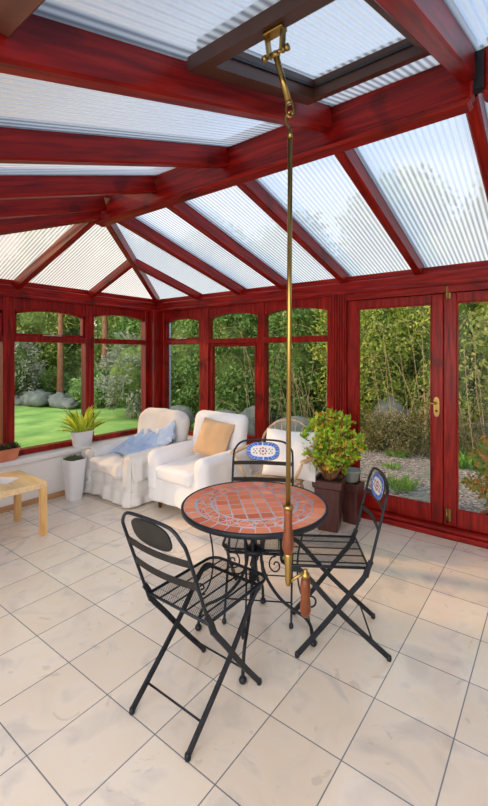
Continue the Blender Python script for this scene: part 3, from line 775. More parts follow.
# daffodil-like flower clump and rocks
for i, (x, y, s1, lb) in enumerate([(-8.9, 2.75, .62, 'large grey rock at the lawn edge'), (-8.2, 3.1, .5, 'smaller grey rock right of the large one on the lawn edge'), (-7.6, 3.05, .36, 'small pale rock at the right end of the lawn rocks'), (-9.5, 2.5, .4, 'low grey rock at the left end of the lawn rocks')]):
    m = MB(); blob(m, (0, 0, s1*.3), (s1, s1*.7, s1*.5), 300+i, .35, 18, 10); o = m.build('garden_rock', STONE, loc=(x, y, -.12)); tag(o, lb, 'rock', 'rocks on the lawn edge')
for i, (x, y, s1, h1, lb) in enumerate([(-2.45, 2.75, .42, .50, 'grey boulder low beyond the first front window'), (-1.25, 2.9, .5, .48, 'flat grey boulder beyond the second front window'), (-.45, 2.8, .34, .62, 'rounded grey boulder seen right of the white armchair'), (.5, 2.85, .5, .50, 'grey boulder seen low behind the brass pole'), (2.0, 3.5, .36, .90, 'large grey boulder half hidden by brambles behind the left door pane')]):
    m = MB(); blob(m, (0, 0, h1*.42), (s1, s1*.6, h1*.55), 320+i, .14, 20, 12); o = m.build('boulder', STONE, loc=(x, y, -.12)); tag(o, lb, 'rock', 'boulders below the hedge')
def tuft(x, y, h_, r_, n, mat, name, label, cat, seed, W=.014):
    rs = random.Random(seed); m = MB()
    for _ in range(n):
        a = rs.uniform(0, 2*PI); rr = r_*rs.random()**.5; p = Vector((rr*math.cos(a), rr*math.sin(a), 0))
        leaf(m, p, Vector((math.cos(a)*rs.uniform(.1, .7), math.sin(a)*rs.uniform(.1, .7), 1)), rnd_dir(rs), h_*rs.uniform(.5, 1.1), W)
    o = m.build(name, mat, loc=(x, y, -.105)); tag(o, label, cat); return o
tuft(2.78, 1.30, .17, .20, 260, TUFT, 'grass_tuft', 'bright green grass tuft on the gravel outside the left door', 'grass', 1)
tuft(2.45, 2.2, .07, .12, 110, TUFT, 'grass_tuft', 'smaller green tuft on the gravel left of the bright one', 'grass', 2)
tuft(3.28, 3.05, .20, .36, 380, TUFT, 'ground_plant', 'fresh green leafy ground plant in the right door pane', 'plant', 3, .05)
tuft(2.3, 2.95, .10, .16, 90, TUFT, 'ground_plant', 'small green ground plant beneath the hedge in the left door pane', 'plant', 4, .04)
tuft(-9.9, 2.0, .42, .35, 260, FERN, 'flower_clump', 'yellow green clump growing beside the lawn rocks', 'plant', 5, .05)
for i, (x, y, lb) in enumerate([(1.55, 3.15, 'low olive undergrowth left of the door boulder'), (2.15, 3.1, 'low olive undergrowth covering the foot of the door boulder'), (2.75, 3.25, 'low olive undergrowth under the right half of the left door pane'), (3.6, 3.55, 'low undergrowth at the hedge foot in the right door pane')]):
    rs = random.Random(150+i); m = MB(); foliage(m, (0, 0, .30), (.50, .24, .42), 2600, .05, .022, rs, 90, .2, .4)
    o = m.build('undergrowth', DRY, loc=(x, y, -.10)); tag(o, lb, 'plant', 'low undergrowth at the hedge foot')
# downpipe outside the corner
m = MB(); m.tube([(-.08, .26, -.1), (-.08, .26, 2.25)], .034, 12); 
for z in (.5, 1.5): m.tube([(-.08, .26, z-.02), (-.08, .26, z+.02)], .040, 12)
tag(m.build('downpipe', PIPE), 'blue grey rainwater downpipe outside the corner window', 'pipe')
# orange-leaved bush in a pot outside the right door
def potted(name, base, label, cat): return tag(empty(name, base), label, cat)
root = potted('potted_shrub', (3.95, .46, -.10), 'orange and green leaved shrub outside the right hand door', 'plant')
m = MB(); m.lathe([(.11, 0), (.13, .01), (.16, .17), (.17, .175), (.17, .20), (.15, .20), (.145, .17)], n=28); m.build('pot', TERRA, root)
m = MB(); m.lathe([(.146, .175), (.09, .185), (0, .19)], n=20); m.build('soil', SOIL, root)
rs = random.Random(5); m = MB()
for k in range(12):
    a = rs.uniform(0, 2*PI); m.tube(spline([(.03*math.cos(a), .03*math.sin(a), .28), (.12*math.cos(a), .12*math.sin(a), .5), (.2*math.cos(a), .2*math.sin(a), .75)], 3), [.008-.0007*i for i in range(7)], 5)
m.build('stems', TWIG, root)
m = MB(); foliage(m, (0, 0, .56), (.25, .22, .32), 1500, .055, .032, rs, 70, .16, .5); m.build('foliage', ORANGEL, root)

# ------------------------------------------------------------------ low table and paper
root = tag(empty('low_table', (.64, -2.28, 0), math.radians(-2)), 'low square light oak side table by the left wall', 'table')
m = MB(); m.box((-.275, -.275, .40), (.275, .275, .45), .003); m.build('tabletop', OAKTOP, root)
for sx in (-1, 1):
    for sy in (-1, 1):
        m = MB(); m.box((sx*.275, sy*.275, 0), (sx*.225, sy*.225, .399), .002); m.build('leg', OAK, root)
m = MB(); m.box((-.11, -.075, 0), (.11, .075, .004)); m.box((-.105, -.07, .004), (.108, .078, .006))
o = m.build('paper_sheets', PAPER, loc=(.60, -2.24, .4505)); o.rotation_euler = (0, 0, .5); tag(o, 'white paper lying on the low oak table', 'paper')

# ------------------------------------------------------------------ plants on and below the sill
root = potted('heather_trough', (.045, -2.03, SILL), 'terracotta trough of dark heather on the sill', 'plant')
m = MB()
def trough(mb, a0, b0, a1, b1, h, wall=.008, n=28, p=4.0, rim=.0):
    def ring(a, b, z):
        o_ = []
        for k in range(n):
            t = 2*PI*k/n; c_, s2 = math.cos(t), math.sin(t)
            o_.append((a*math.copysign(abs(c_)**(2/p), c_), b*math.copysign(abs(s2)**(2/p), s2), z))
        return o_
    R = [ring(a0*.97, b0*.97, 0), ring(a0, b0, .006), ring(a1, b1, h-rim), ring(a1+(.006 if rim else 0), b1+(.006 if rim else 0), h-rim), ring(a1+(.006 if rim else 0), b1+(.006 if rim else 0), h), ring(a1-wall, b1-wall, h), ring(a1-wall-.002, b1-wall-.002, h*.75)]
    V = [q for r_ in R for q in r_]; F = []
    for i in range(len(R)-1):
        for k in range(n): F.append([i*n+k, i*n+(k+1) % n, (i+1)*n+(k+1) % n, (i+1)*n+k])
    F.append(list(range(n))[::-1]); mb.add(V, F, sm=False)
trough(m, .055, .155, .068, .175, .115, rim=.02); m.build('pot', TERRA, root)
def soil(root, a, b, z, p=4.0, n=20):
    m = MB(); V = [(a*math.copysign(abs(math.cos(2*PI*k/n))**(2/p), math.cos(2*PI*k/n)), b*math.copysign(abs(math.sin(2*PI*k/n))**(2/p), math.sin(2*PI*k/n)), z) for k in range(n)]+[(0, 0, z+.012)]
    m.add(V, [[k, (k+1) % n, n] for k in range(n)], sm=True); m.build('soil', SOIL, root)
soil(root, .059, .166, .098)
rs = random.Random(11); m = MB()
for _ in range(900):
    p = Vector((rs.uniform(-.055, .055), rs.uniform(-.16, .16), .10)); d = Vector((rs.uniform(-.35, .35), rs.uniform(-.35, .35), 1))
    leaf(m, p+d*rs.uniform(0, .045), d+rnd_dir(rs)*.6, rnd_dir(rs), .03, .009)
m.build('foliage', HEATH, root)

root = potted('leafy_pot_plant', (.056, -1.165, SILL), 'yellow green leafy plant in a white oval pot on the sill', 'plant')
m = MB(); trough(m, .060, .104, .072, .128, .172, n=36, p=2.6, rim=.018); m.build('pot', WHITEP, root)
soil(root, .057, .10, .14, 2.6)
rs = random.Random(12); m = MB()
for k in range(85):
    a = rs.uniform(0, 2*PI); r0 = rs.random()**.5; p0 = Vector((.045*r0*math.cos(a), .085*r0*math.sin(a), .145))
    out_ = Vector((math.cos(a)*.55, math.sin(a)*1.0, 0)); L = rs.uniform(.18, .36); el = rs.uniform(.35, 1.5)
    W = rs.uniform(.028, .046); V = []; F = []; K = 6; p = p0.copy(); d = (out_*(1.5-el)*.8+Vector((0, 0, el))).normalized()
    side = d.cross(Vector((rs.uniform(-.3, .3), rs.uniform(-.3, .3), 1))); side = side.normalized() if side.length > .01 else Vector((1, 0, 0))
    for i in range(K+1):
        t = i/K; w_ = W*(.35+1.3*t)*(1-t)**.6*1.3 if t < 1 else 0; up_ = side.cross(d).normalized()
        V += [p-side*w_/2+up_*w_*.18, p.copy(), p+side*w_/2+up_*w_*.18]; p = p+d*L/K; d = (d+Vector((out_.x*.05, out_.y*.09, -.16*(t+.2)*(1.7-el*.7)))).normalized()
    for i in range(K):
        for j in (0, 1): a_ = i*3+j; F.append([a_, a_+1, a_+4, a_+3])
    m.add(V, F, sm=True)
m.build('foliage', FERN, root)

root = potted('tall_white_planter', (.285, -1.40, 0), 'tall tapering white planter on the floor by the armchair', 'planter')
m = MB(); trough(m, .068, .068, .105, .105, .42, n=36, p=4.5, rim=.0, wall=.012); m.build('pot', WHITEP, root)
soil(root, .092, .092, .385, 4.5)
rs = random.Random(13); m = MB()
for _ in range(420):
    a = rs.uniform(0, 2*PI); r0 = .075*rs.random()**.5; d = Vector((math.cos(a)*r0*6, math.sin(a)*r0*6, 1))
    leaf(m, Vector((r0*math.cos(a), r0*math.sin(a), .388))+d*rs.uniform(0, .025), d+rnd_dir(rs)*.7, rnd_dir(rs), .04, .012)
m.build('foliage', SUCC, root)

# ------------------------------------------------------------------ armchairs
def wrinkle(amp, sc, seed, dirs=(1, 1, 1)):
    def f(p):
        s_ = Vector((p[0]*sc*dirs[0]+seed, p[1]*sc*dirs[1], p[2]*sc*dirs[2])); return amp*(noise.noise(s_)+.6*noise.noise(s_*2.1))
    return f
def armchair(base, label, mat, arm_z, seat_z, back_z, wid, dep, loose, name='armchair', foot=False, seed=0, back_r=.10, droop=.0, hem=.02):
    root = tag(empty(name, base), label, 'armchair')
    hw, hd = wid/2, dep/2; aw = .17; A = .012*loose
    # skirted base; local front is -y
    def flare(p, q):
        t = max(0, (-q[2]+1)/2); k = 1+.035*loose*t
        fold = .010*loose*t*math.sin((p.x if abs(q[1]) > .98 else p.y)*38+seed)+.006*loose*noise.noise(Vector((p.x*9, p.y*9, p.z*14+seed)))
        tier = -.012*loose if p.z > -.01 and loose > 1 else 0
        n_ = Vector((q[0], q[1], 0)); 
        nx = n_.x if abs(q[0]) > .98 else 0; ny = n_.y if abs(q[1]) > .98 else 0
        rec = .035*max(0, q[2]-.1) if (q[1] < -.98 and abs(p.x) < hw-aw) else 0      # front face set back under the cushion
        return (p.x*k+nx*(fold+tier), p.y*k+ny*(fold+tier)+rec, p.z)
    m = MB(); hgt = seat_z-.08-hem
    soft_box(m, (0, 0, hem+hgt/2), (wid-.03, dep-.03, hgt), .035, 30, .009*loose, 6, seed, flare); m.build('skirt', mat, root)
    m = MB(); cw = wid-2*aw+.03
    def puff(p, q): return (p.x, p.y, p.z+(.018*(1-q[0]**2)*(1-q[1]**2) if q[2] > 0 else 0))
    soft_box(m, (0, -hd*.12-.028, seat_z-.058), (cw, dep*.88, .135), .042, 20, A*.9, 7, seed+3, puff); m.build('seat_cushion', mat, root)
    for sx in (-1, 1):
        m = MB()
        def arm(p, q, sx=sx):
            fz_ = (p.z+arm_z/2)/arm_z
            drop = droop*max(0, -q[1])*max(0, q[2])*.5
            bul = .018*math.sin(min(1, max(0, fz_))*PI*.9)**2
            return (p.x+sx*(.012*max(0, q[2])+bul*.2)+(noise.noise(Vector((p.y*8, p.z*5, seed)))*.010*loose if abs(q[0]) > .9 else 0), p.y+(.03 if q[1] < 0 else 0)*(q[2] < -.5), p.z-drop)
        soft_box(m, (sx*(hw-aw/2), -.03, hem+.04+(arm_z-hem-.04)/2), (aw, dep*.94, arm_z-hem-.04), .075, 20, A, 6, seed+5+sx, arm)
        m.build('arm', mat, root)
    m = MB(); bh = back_z-.20
    def back(p, q):
        t = (p.z+bh/2)/bh; x = p.x
        k = 1
        if back_r > .12: k = 1-.10*max(0, (t-.78)/.22)**2
        return (x*k, p.y+.12*t-.04, p.z-(.045*(abs(q[0])**3)*max(0, t-.6)*2 if back_r > .12 else 0)-.012*loose*(1-abs(q[0]))*t*0)
    soft_box(m, (0, hd-.16, .20+bh/2), (wid-.06 if back_r > .12 else wid-.10, .17, bh), min(.085, back_r), 22, A*.6, 5, seed+9, back)
    m.build('backrest', mat, root)
    if foot:
        for sx in (-1, 1):
            for sy in (-1, 1):
                m = MB(); m.lathe([(.018, 0), (.026, hem+.03)], c=(sx*(hw-.10), sy*(hd-.10), 0), n=12); m.build('foot', HANDLE, root)
    else:
        # loose cover thrown over the arm: hanging flap with gathered folds
        for sx, w0 in ((1, .21), (-1, .20)):
            m = MB(); V = []; F = []; NU, NV = 22, 16
            for i in range(NU+1):
                u = i/NU; y = -hd+.02+u*(dep*.66)
                for j in range(NV+1):
                    v = j/NV; s1 = (v-.42)*.56   # arc length across the arm
                    ax = hw-aw/2; rr = aw/2+.006
                    if abs(s1) < rr*1.2: th = s1/rr; x = ax+rr*math.sin(th); z = arm_z-.045+(rr-.03)*math.cos(th)-.02
                    else: sg = 1 if s1 > 0 else -1; th = 1.2*sg; x = ax+rr*math.sin(th)+sg*.012; z = arm_z-.045+(rr-.03)*math.cos(1.2)-.02-(abs(s1)-rr*1.2)
                    fo = .012*math.sin(y*46+seed+v*3)*abs(v-.42)*2+.010*noise.noise(Vector((y*12, v*6, seed)))
                    z2 = z-droop*(1-u)*.9*.5+.004
                    V.append((sx*(x+(fo if s1 > 0 else -fo)), y+.02*math.sin(v*7), z2+fo*.5))
            for i in range(NU):
                for j in range(NV): a = i*(NV+1)+j; F.append([a, a+NV+1, a+NV+2, a+1])
            m.add(V, F, sm=True); o = m.build('arm_cover', mat, root)
            sd = o.modifiers.new('s', 'SOLIDIFY'); sd.thickness = .008
    return root
armchair((.615, -.80, 0), 'crumpled natural linen covered armchair in the corner by the planter', LINEN, .53, .40, .87, .85, .90, 2.0, seed=2, back_r=.13, droop=.05, hem=.012)
armchair((1.49, -.73, 0), 'smooth white slipcovered armchair with short wooden feet in front of the window', WHITEC, .58, .44, .90, .78, .78, .6, foot=True, seed=5, back_r=.08, hem=.085)

M = Matrix.Translation((1.55, -.62, .66)) @ Matrix.Rotation(math.radians(6), 4, 'Z') @ Matrix.Rotation(math.radians(66), 4, 'X') @ Matrix.Rotation(math.radians(-7), 4, 'Z')
m = MB(); pillow(m, .40, .38, .13, M, seed=3); tag(m.build('tan_cushion', TANC), 'tan square cushion propped on the white armchair', 'cushion')
M = Matrix.Translation((.86, -.66, .60)) @ Matrix.Rotation(math.radians(-14), 4, 'Z') @ Matrix.Rotation(math.radians(52), 4, 'X') @ Matrix.Rotation(math.radians(38), 4, 'Z')
m = MB(); pillow(m, .30, .30, .12, M, amp=.02, seed=9); tag(m.build('pale_blue_cushion', PALEBLUE), 'pale blue cushion with one corner up on the linen armchair', 'cushion')
# knitted throw heaped across the seat of the linen chair
m = MB(); V = []; F = []; NU, NV = 46, 30
for i in range(NU+1):
    u = i/NU
    for j in range(NV+1):
        v = j/NV
        x = .30+.60*u+.03*math.sin(v*5); y = -1.02+.52*v-.06*u+.03*math.sin(u*6)
        z = .405+.17*v**.8+.035*math.sin(u*PI)+.02*u
        edge = min(u, 1-u, v, 1-v)*5; k = min(1, edge)
        nn = noise.noise(Vector((u*5.5-v*2.2, v*6, 3)))*.6+abs(noise.noise(Vector((u*11-v*8, v*3+u*3, 7))))
        V.append((x+.015*nn, y, z*1+k*.085*nn+.010*k))
for i in range(NU):
    for j in range(NV): a = i*(NV+1)+j; F.append([a, a+NV+1, a+NV+2, a+1])
m.add(V, F, sm=True); o = m.build('blue_throw', BLUEC); sd = o.modifiers.new('s', 'SOLIDIFY'); sd.thickness = .02; sd.offset = -1
tag(o, 'crumpled blue knitted throw heaped over the linen armchair', 'blanket')

# ------------------------------------------------------------------ spindle-back chair with white cushion
root = tag(empty('spindle_back_chair', (2.34, -.68, 0), math.radians(8)), 'pale wooden spindle back armchair behind the mosaic chair', 'chair')
m = MB(); soft_box(m, (0, 0, .405), (.46, .44, .04), .02, 10, 0); m.build('seat', ASH, root)
for sx in (-1, 1):
    for sy in (-1, 1):
        m = MB(); p0 = Vector((sx*.23, sy*.22, 0)); p1 = Vector((sx*.17, sy*.16, .39))
        m.tube([on(p0, p1, t) for t in (0, .15, .3, .33, .36, .6, .8, 1)], [.011, .014, .018, .013, .018, .02, .016, .012], 10); m.build('leg', ASH, root)
m = MB(); m.tube([(-.195, -.19, .18), (-.195, .19, .18)], .01, 8); m.tube([(.195, -.19, .18), (.195, .19, .18)], .01, 8); m.tube([(-.195, 0, .18), (.195, 0, .18)], .01, 8); m.build('stretcher', ASH, root)
m = MB(); m.tube(spline([(-.22, .19, .42), (-.27, .25, .60), (-.25, .29, .74), (-.14, .305, .855), (0, .31, .89), (.14, .305, .855), (.25, .29, .74), (.27, .25, .60), (.22, .19, .42)], 5), .011, 10); m.build('back_hoop', ASH, root)
for k in range(7):
    t = (k-3)/3; m = MB(); zt = .882-.10*t*t*abs(t)**.6
    m.tube([(t*.14, .20, .42), (t*.175, .26, .66), (t*.22, .305-.012*abs(t), zt)], [.006, .007, .005], 7); m.build('spindle', ASH, root)
m = MB(); m.tube(spline([(-.33, -.20, .64), (-.35, 0, .64), (-.29, .20, .645), (-.15, .285, .65), (0, .295, .65), (.15, .285, .65), (.29, .20, .645), (.35, 0, .64), (.33, -.20, .64)], 5), .02, sq=(.022, .010), up=(0, 0, 1)); m.build('arm_bow', ASH, root)
for sx in (-1, 1):
    m = MB(); m.tube([(sx*.21, -.16, .42), (sx*.28, -.17, .54), (sx*.325, -.18, .635)], [.011, .015, .010], 9); m.build('arm_post', ASH, root)
M = Matrix.Translation((2.44, -.60, .63)) @ Matrix.Rotation(math.radians(10), 4, 'Z') @ Matrix.Rotation(math.radians(74), 4, 'X')
m = MB(); pillow(m, .50, .42, .15, M, seed=21, amp=.014); tag(m.build('white_cushion', WHITEC), 'large white cushion standing on the wooden spindle back chair', 'cushion')

# ------------------------------------------------------------------ tall planter with jade plant, second planter behind
def square_planter(root, s0, s1, h, mat):
    m = MB(); n = 4
    def sq(s, z, c=.008): return [(-s+c, -s, z), (s-c, -s, z), (s, -s+c, z), (s, s-c, z), (s-c, s, z), (-s+c, s, z), (-s, s-c, z), (-s, -s+c, z)]
    lv = [sq(s0, 0), sq(s0+(s1-s0)*.86, h-.075), sq(s1+.010, h-.062), sq(s1+.012, h-.006), sq(s1+.006, h), sq(s1-.012, h), sq(s1-.02, h-.05)]
    V = [p for l_ in lv for p in l_]; F = [[0, 7, 6, 5, 4, 3, 2, 1]]
    for i in range(len(lv)-1):
        for k in range(8): F.append([i*8+k, i*8+(k+1) % 8, (i+1)*8+(k+1) % 8, (i+1)*8+k])
    F.append([len(V)-8+k for k in range(8)]); m.add(V, F); m.build('planter_box', mat, root)
root = tag(empty('jade_plant', (2.75, -.45, 0), math.radians(14)), 'bushy green jade plant in a tall dark square planter', 'plant')
square_planter(root, .085, .115, .44, PLANTERM)
m = MB(); m.add([(-.1, -.1, .41), (.1, -.1, .41), (.1, .1, .41), (-.1, .1, .41), (0, 0, .425)], [(0, 1, 4), (1, 2, 4), (2, 3, 4), (3, 0, 4)]); m.build('soil', SOIL, root)
rs = random.Random(31); m = MB(); tips = []
for k in range(34):
    a = rs.uniform(0, 2*PI); el = rs.uniform(.15, 1.35); r_ = .27
    e_ = Vector((math.cos(a)*math.cos(el)*r_*.98, math.sin(a)*math.cos(el)*r_*.9, .70+math.sin(el)*.30-.10*math.cos(el)*rs.random()*1.2))
    b0 = Vector((math.cos(a)*.03, math.sin(a)*.03, .42)); mid = on(b0, e_, .5)+Vector((0, 0, .03))
    m.tube(spline([b0, mid, e_], 4), [.013-.0011*i for i in range(9)], 6); tips.append((e_, (e_-mid).normalized()))
    for t in (.45, .65, .82): tips.append((on(b0, e_, t)+rnd_dir(rs)*.035, (rnd_dir(rs)+Vector((0, 0, .5))).normalized()))
m.build('stems', BARK, root)
m = MB()
for e_, d_ in tips:
    for _ in range(24):
        o_ = rnd_dir(rs)*.055*rs.random(); dd = (d_*.5+rnd_dir(rs)*.9+Vector((0, 0, .35))).normalized()
        leaf(m, e_+o_, dd, rnd_dir(rs), rs.uniform(.032, .052), rs.uniform(.022, .034), .1)
m.build('foliage', JADE, root)
root = tag(empty('dark_planter', (2.85, -.20, 0)), 'dark brown square planter tucked behind the jade plant', 'planter')
square_planter(root, .062, .078, .36, PLANTERM)
root = tag(empty('grey_bowl_pot', (2.85, -.20, .3605)), 'grey green bowl pot resting on the dark planter', 'pot')
m = MB(); m.lathe([(.045, 0), (.055, .01), (.078, .09), (.085, .095), (.085, .11), (.078, .11), (.07, .09), (0, .085)], n=24); m.build('bowl', GREYPOT, root)

# ------------------------------------------------------------------ mosaic bistro table
TC = (3.046, -1.985)
root = tag(empty('mosaic_table', (*TC, 0), math.radians(-64)), 'round bistro table with terracotta mosaic top and black iron legs', 'table')
TR = .388
m = MB(); m.lathe([(0, .694), (TR-.012, .694), (TR, .698), (TR+.001, .718), (TR-.004, .724), (TR-.010, .7225), (TR-.012, .716), (0, .716)], n=72); tt = m.build('table_rim', BLACK, root)
m = MB(); m.lathe([(0, .716), (TR-.011, .716), (TR-.011, .7195), (0, .7195)], n=72); gr = m.build('grout_bed', M_GROUT, root)
m = MB(); rs = random.Random(44)
def tilep(pts, z0=.7190, z1=.7204): m.prism([(p[0], p[1], z0) for p in pts], (0, 0, z1-z0))
def inset(pts, g_):
    cx = sum(p[0] for p in pts)/len(pts); cy = sum(p[1] for p in pts)/len(pts); o_ = []
    for x, y in pts:
        d = math.hypot(x-cx, y-cy); k = max(.25, (d-g_*1.3)/d); o_.append((cx+(x-cx)*k, cy+(y-cy)*k))
    return o_
nr = 32; r0, r1 = .318, .373
for k in range(nr):
    a0 = 2*PI*k/nr+rs.uniform(-.012, .012); a1 = 2*PI*(k+1)/nr-.024+rs.uniform(-.012, .012); ri = r0+rs.uniform(-.006, .008)
    tilep([(ri*math.cos(a0), ri*math.sin(a0)), (r1*math.cos(a0), r1*math.sin(a0)), (r1*math.cos((a0+a1)/2), r1*math.sin((a0+a1)/2)), (r1*math.cos(a1), r1*math.sin(a1)), (ri*math.cos(a1), ri*math.sin(a1))])
# crazy paving band
rA, rB = .232, .308; nb_ = 40; rows = 2
P = {}
for j in range(rows+1):
    for k in range(nb_):
        a = 2*PI*(k+.5*j)/nb_+(rs.uniform(-.065, .065)); r_ = rA+(rB-rA)*j/rows+(rs.uniform(-.017, .017) if 0 < j < rows else rs.uniform(-.004, .004)); P[(j, k)] = (r_*math.cos(a), r_*math.sin(a))
for j in range(rows):
    for k in range(nb_):
        a, b, c, d = P[(j, k)], P[(j, (k+1) % nb_)], P[(j+1, (k+1) % nb_)] if False else P[(j+1, k)], None
        b2 = P[(j+1, (k-1) % nb_)]
        tilep(inset([a, b, c], .0050)); tilep(inset([a, c, b2], .0050))
# inner square grid clipped by a circle
S = .068; rC = .222
def clip(poly, R_):
    out_ = []; n = len(poly)
    for i in range(n):
        p, q = poly[i], poly[(i+1) % n]; ip = math.hypot(*p) <= R_; iq = math.hypot(*q) <= R_
        if ip: out_.append(p)
        if ip != iq:
            lo, hi = 0., 1.
            for _ in range(20):
                mid = (lo+hi)/2; w_ = (p[0]+(q[0]-p[0])*mid, p[1]+(q[1]-p[1])*mid)
                if (math.hypot(*w_) <= R_) == ip: lo = mid
                else: hi = mid
            out_.append(w_)
    return out_
for i in range(-4, 4):
    for j in range(-4, 4):
        x, y = i*S, j*S; g_ = .0042; ca, sa = math.cos(.35), math.sin(.35)
        sqp = [(x+g_, y+g_), (x+S/2, y+g_), (x+S-g_, y+g_), (x+S-g_, y+S/2), (x+S-g_, y+S-g_), (x+S/2, y+S-g_), (x+g_, y+S-g_), (x+g_, y+S/2)]
        c_ = clip([(p[0]*ca-p[1]*sa, p[0]*sa+p[1]*ca) for p in sqp], rC)
        if len(c_) > 2: tilep(c_)
m.build('mosaic_tiles', M_TILE, gr)
for k in range(4):
    ca, sa = math.cos(k*PI/2), math.sin(k*PI/2)
    def rp(r_, z_, t_=0): return (r_*ca-t_*sa, r_*sa+t_*ca, z_)
    m = MB()
    m.tube(spline([rp(.15, .695), rp(.105, .64), rp(.065, .56), rp(.040, .48), rp(.042, .40), rp(.075, .31), rp(.14, .225), rp(.21, .175), rp(.265, .145), rp(.298, .10), rp(.310, .045), rp(.312, .018)], 5), .0085, 9)
    m.lathe([(0, 0), (.012, .002), (.019, .012), (.019, .02), (.012, .032), (0, .034)], c=rp(.312, 0), n=14); lg = m.build('leg', BLACK, root)
    m = MB(); sp = [rp(.27, .695), rp(.262, .60), rp(.238, .50), rp(.228, .40), rp(.238, .30), rp(.262, .235), rp(.290, .200)]
    for i in range(15):
        a = -2.2+i*.50; q_ = .038*(1-i/17); sp.append(rp(.290-.004+q_*math.cos(a)*1.0+.010, .235+q_*math.sin(a)))
    m.tube(spline(sp, 3), .0048, 7); m.build('scroll', BLACK, lg)
    m = MB(); sp = []
    for i in range(17):
        a = PI/2+i*.48; q_ = .050*(1-i/20); sp.append(rp(.115+q_*math.cos(a)*.8, .40+q_*math.sin(a)))
    m.tube(spline([rp(.045, .47)]+sp, 3), .0042, 7); m.build('scroll', BLACK, lg)
m = MB(); m.lathe([(.03, .455), (.052, .458), (.052, .482), (.03, .485)], n=20); m.lathe([(0, .30), (.012, .31), (.012, .45), (.02, .46), (0, .50)], n=14); m.build('collar', BLACK, root)
m = MB(); m.tube([(.272*math.cos(2*PI*k/48), .272*math.sin(2*PI*k/48), .688) for k in range(48)], .006, 6, closed=True); m.tube([(-.27, 0, .688), (.27, 0, .688)], .006, 6); m.tube([(0, -.27, .688), (0, .27, .688)], .006, 6); m.build('top_ring', BLACK, root)

